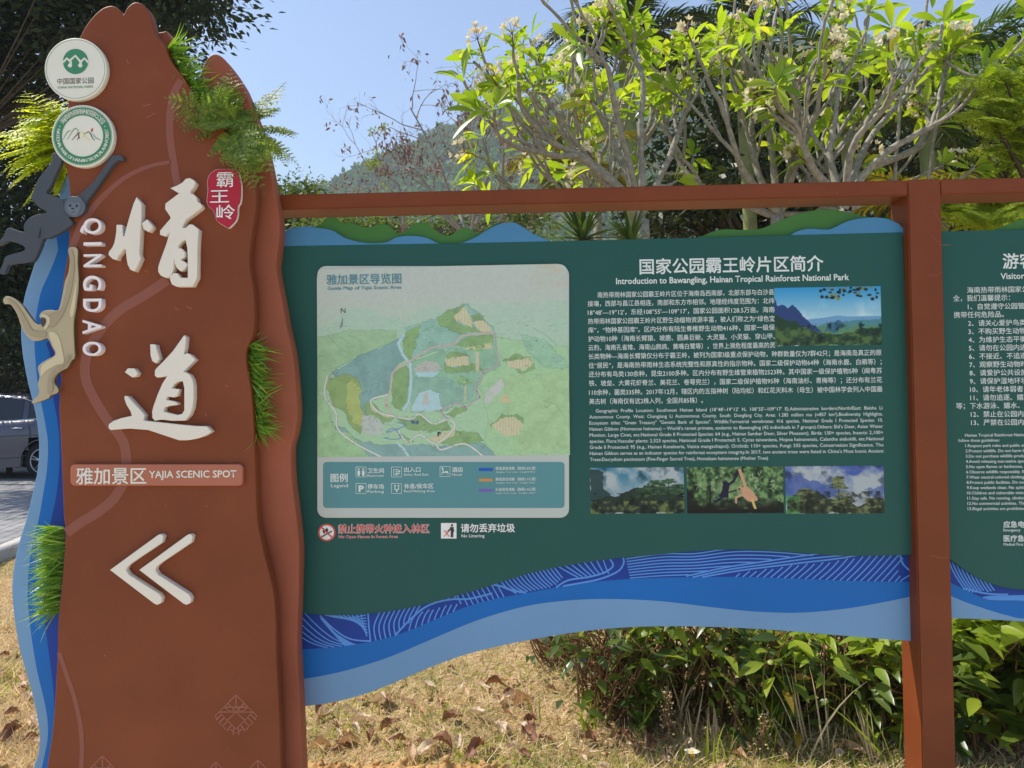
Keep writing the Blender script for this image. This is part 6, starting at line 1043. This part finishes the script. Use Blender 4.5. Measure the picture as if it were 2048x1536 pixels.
# ---------------------------------------------------------------- grey sedan in the car park
M_CAR = mat('grey_car_paint', lin((88, 88, 98)), .28, .02, 3, metal=.55, spec=.5)
M_GLS = mat('dark_car_glass', (.012, .014, .016), .06, .05, 3, spec=.6); M_RUB = mat('tyre_rubber', (.018, .018, .019), .85, .1, 20); M_RIM = mat('alloy_rim', lin((176, 178, 184)), .3, .05, 10, metal=.8); M_CHR = mat('chrome_trim', lin((206, 208, 214)), .15, .03, 10, metal=.9); M_BLK = mat('black_trim', (.02, .02, .02), .6)
def car():
    Yc = 13.6; zg = .055; xw = P(92, 940, Yc-.8)[0]; ox = xw+.98; X = lambda s: ox-s; near = Yc-.90
    t = thing('parked_car', 'grey four door sedan parked on the paving left of the signpost', 'car', (ox-2.35, Yc, zg))
    st = [0, .06, .35, .98, 1.5, 2.2, 2.9, 3.6, 4.2, 4.6, 4.72]; belt = [.70, .98, 1.06, 1.06, 1.03, 1.0, .97, .93, .84, .68, .52]; low = [.42, .34, .27, .24, .22, .20, .20, .22, .24, .30, .38]; hw = [.74, .84, .89, .91, .915, .915, .915, .91, .87, .78, .66]
    f = np.linspace(0, 4.72, 90); B, Lw, H = (np.interp(f, st, a) for a in (belt, low, hw)); prof = [(-1, 0), (-1, .35), (-1.012, .62), (-1.0, .86), (-.955, 1.0), (-.5, 1.035), (0, 1.05), (.5, 1.035), (.955, 1.0), (1.0, .86), (1.012, .62), (1, .35), (1, 0)]
    V = np.array([[(X(s), Yc+a*h, zg+l+(b-l)*q) for a, q in prof] for s, b, l, h in zip(f, B, Lw, H)]); k = len(prof); i = (np.arange(89)*k)[:, None]+np.arange(k-1)[None]
    F = np.stack([i, i+1, i+k+1, i+k], -1).reshape(-1, 4); cen = V.reshape(-1, 3)[F].mean(1)
    def near_arch(c): return np.any([(np.hypot(ox-c[:, 0]-w, c[:, 2]-zg-.33) < .37) & (np.abs(c[:, 1]-Yc) > .6) for w in (.98, 3.68)], 0)
    mb = MB(); mb.add(V.reshape(-1, 3), F[~near_arch(cen)]); ends = np.array([V[0], V[-1]]).reshape(-1, 3); mb.add(ends[:k], [list(range(k))]); mb.add(ends[k:], [list(range(k-1, -1, -1))]); body = mb.build('body', M_CAR, t, True)
    gs = [.42, .95, 1.5, 2.1, 2.7, 3.1, 3.55]; gr = [1.10, 1.36, 1.50, 1.54, 1.51, 1.38, .98]; g_ = np.linspace(.42, 3.55, 50); R = np.interp(g_, gs, gr); Bt = np.interp(g_, st, belt)-.02; cab = MB(); pr = [(-.93, 0), (-.80, .80), (-.72, .95), (-.4, 1.0), (0, 1.01), (.4, 1.0), (.72, .95), (.80, .80), (.93, 0)]
    V2 = np.array([[(X(s), Yc+a*.905, zg+b+(rr-b)*q) for a, q in pr] for s, b, rr in zip(g_, Bt, R)]); k2 = len(pr); i = (np.arange(49)*k2)[:, None]+np.arange(k2-1)[None]; cab.add(V2.reshape(-1, 3), np.stack([i, i+1, i+k2+1, i+k2], -1).reshape(-1, 4)); cab.build('roof', M_CAR, t, True)
    def side(s, h, sg=-1, out=.004):                               # a point on the sloping side of the cabin
        b = np.interp(s, st, belt)-.02; r0 = np.interp(s, gs, gr); q = (h-b)/max(r0-b, .02); return (X(s), Yc+sg*((.93-.13*min(q/.8, 1))*.905+out), zg+h)
    for sg in (-1, 1):
        for pts in ([(1.02, 1.09), (1.30, 1.07), (1.34, 1.385), (1.22, 1.33)], [(1.40, 1.06), (2.10, 1.03), (2.12, 1.46), (1.70, 1.45), (1.43, 1.40)], [(2.20, 1.03), (3.05, .985), (2.86, 1.26), (2.60, 1.44), (2.22, 1.46)]):
            m = MB(); m.add([side(s, h, sg) for s, h in pts], [list(range(len(pts)))]); m.build('side_window', M_GLS, t)
        m = MB(); m.tube([side(s, np.interp(s, st, belt)+.012, sg, .006) for s in np.linspace(.95, 3.1, 12)], .011, 5); m.tube([side(s, h, sg, .006) for s, h in ((.93, 1.10), (1.2, 1.355), (1.42, 1.425), (1.7, 1.475), (2.1, 1.485), (2.6, 1.46), (2.9, 1.33), (3.1, 1.0))], .008, 5); m.build('window_trim', M_CHR, t)
        for s0, s1 in ((1.18, 2.15), (2.15, 3.15)):
            c = [(s0+.05, 1.02), (s0, .78), (s0+.10, .40), (s1, .34), (s1, 1.0)]; m = MB(); m.tube([(X(s), Yc+sg*(.915*1.013), zg+h) for s, h in c], .004, 4); d = m.build('door_gap', M_BLK, t)
            m = MB(); m.tube([(X(s), Yc+sg*(.925+.03*math.sin((s-s0-.14)/.2*math.pi)), zg+.905) for s in np.linspace(s0+.14, s0+.34, 7)], .014, 6); m.build('door_handle', M_CHR, t)
        for w in (.98, 3.68):
            c = np.array([X(w), Yc+sg*.80, zg+.325]); tt = np.linspace(0, 2*math.pi, 41)[:-1]; ty = MB(); rp = [(.215, -.10), (.30, -.105), (.325, -.08), (.325, .08), (.30, .105), (.215, .10)]
            V3 = np.array([[(c[0]+r*math.cos(a), c[1]+q, c[2]+r*math.sin(a)) for r, q in rp] for a in tt]).reshape(-1, 3); n6 = 6; j = np.arange(40)[:, None]*n6; l = np.arange(5)[None]; j2 = ((np.arange(40)+1) % 40)[:, None]*n6; ty.add(V3, np.stack([j+l, j+l+1, j2+l+1, j2+l], -1).reshape(-1, 4)); wh = ty.build('wheel', M_RUB, t, True)
            rm = MB(); V4 = np.array([[(c[0]+r*math.cos(a), c[1]+sg*q, c[2]+r*math.sin(a)) for r, q in ((.222, .10), (.205, .104), (.195, .05), (.05, .02))] for a in tt]).reshape(-1, 3); j = np.arange(40)[:, None]*4; l = np.arange(3)[None]; j2 = ((np.arange(40)+1) % 40)[:, None]*4; rm.add(V4[:], np.stack([j+l, j+l+1, j2+l+1, j2+l], -1).reshape(-1, 4)); rm.build('rim_barrel', M_BLK, wh)
            sp = MB(); sp.add([(c[0]+.05*math.cos(a), c[1]+sg*.095, c[2]+.05*math.sin(a)) for a in np.linspace(0, 6.283, 13)[:-1]], [list(range(12))])
            for q in range(5):
                for dq in (-.14, .14): a = q*1.2566+.3; e = a+dq; sp.tube([(c[0]+.03*math.cos(a), c[1]+sg*.09, c[2]+.03*math.sin(a)), (c[0]+.21*math.cos(e), c[1]+sg*.098, c[2]+.21*math.sin(e))], [.020, .014], 4)
            sp.tube([(c[0]+.212*math.cos(a), c[1]+sg*.10, c[2]+.212*math.sin(a)) for a in np.linspace(0, 6.283, 33)], .012, 5); sp.build('wheel_rim', M_RIM, wh)
            ar = MB(); ar.tube([(c[0]+.375*math.cos(a), Yc+sg*.922, c[2]+.375*math.sin(a)) for a in np.linspace(-.25, math.pi+.25, 20)], .012, 5); ar.build('arch_lip', M_CAR, t)
    m = MB(); m.box((X(.2), Yc-.72, zg+.2), (X(.2)-4.3, Yc+.72, zg+.42)); o = m.build('underbody', M_BLK, t)
    m = MB(); m.tube([(X(s), Yc-.927, zg+h) for s, h in ((.55, .80), (1.2, .78), (2.2, .75), (3.4, .72))], .010, 5); m.build('side_crease', M_CAR, t)
    for sg in (-1, 1):
        m = MB(); m.box((X(-.005), Yc+sg*.62-.16, zg+.78), (X(.08), Yc+sg*.62+.16, zg+.92)); m.build('tail_light', mat('tail_light_red', (.35, .01, .01), .2), t); m = MB(); m.box((X(4.56), Yc+sg*.56-.17, zg+.60), (X(4.70), Yc+sg*.56+.17, zg+.70)); m.build('headlight', M_CHR, t)
car()
# ---------------------------------------------------------------- the air that pales the far hill
HX = MB(); HX.box((-660, -140, -6.5), (660, 800, 238)); hz = HX.build('haze', None); stuff(hz, 'thin pale haze in the air in front of the far hill', 'haze')
hm = bpy.data.materials.new('haze_air'); hm.use_nodes = True; n_ = hm.node_tree.nodes
for q_ in list(n_):
    if q_.type == 'BSDF_PRINCIPLED': n_.remove(q_)
pv_ = n_.new('ShaderNodeVolumePrincipled'); pv_.inputs['Color'].default_value = (.80, .88, 1.0, 1); pv_.inputs['Density'].default_value = .0007
hm.node_tree.links.new(pv_.outputs[0], n_['Material Output'].inputs['Volume']); hz.data.materials.append(hm)
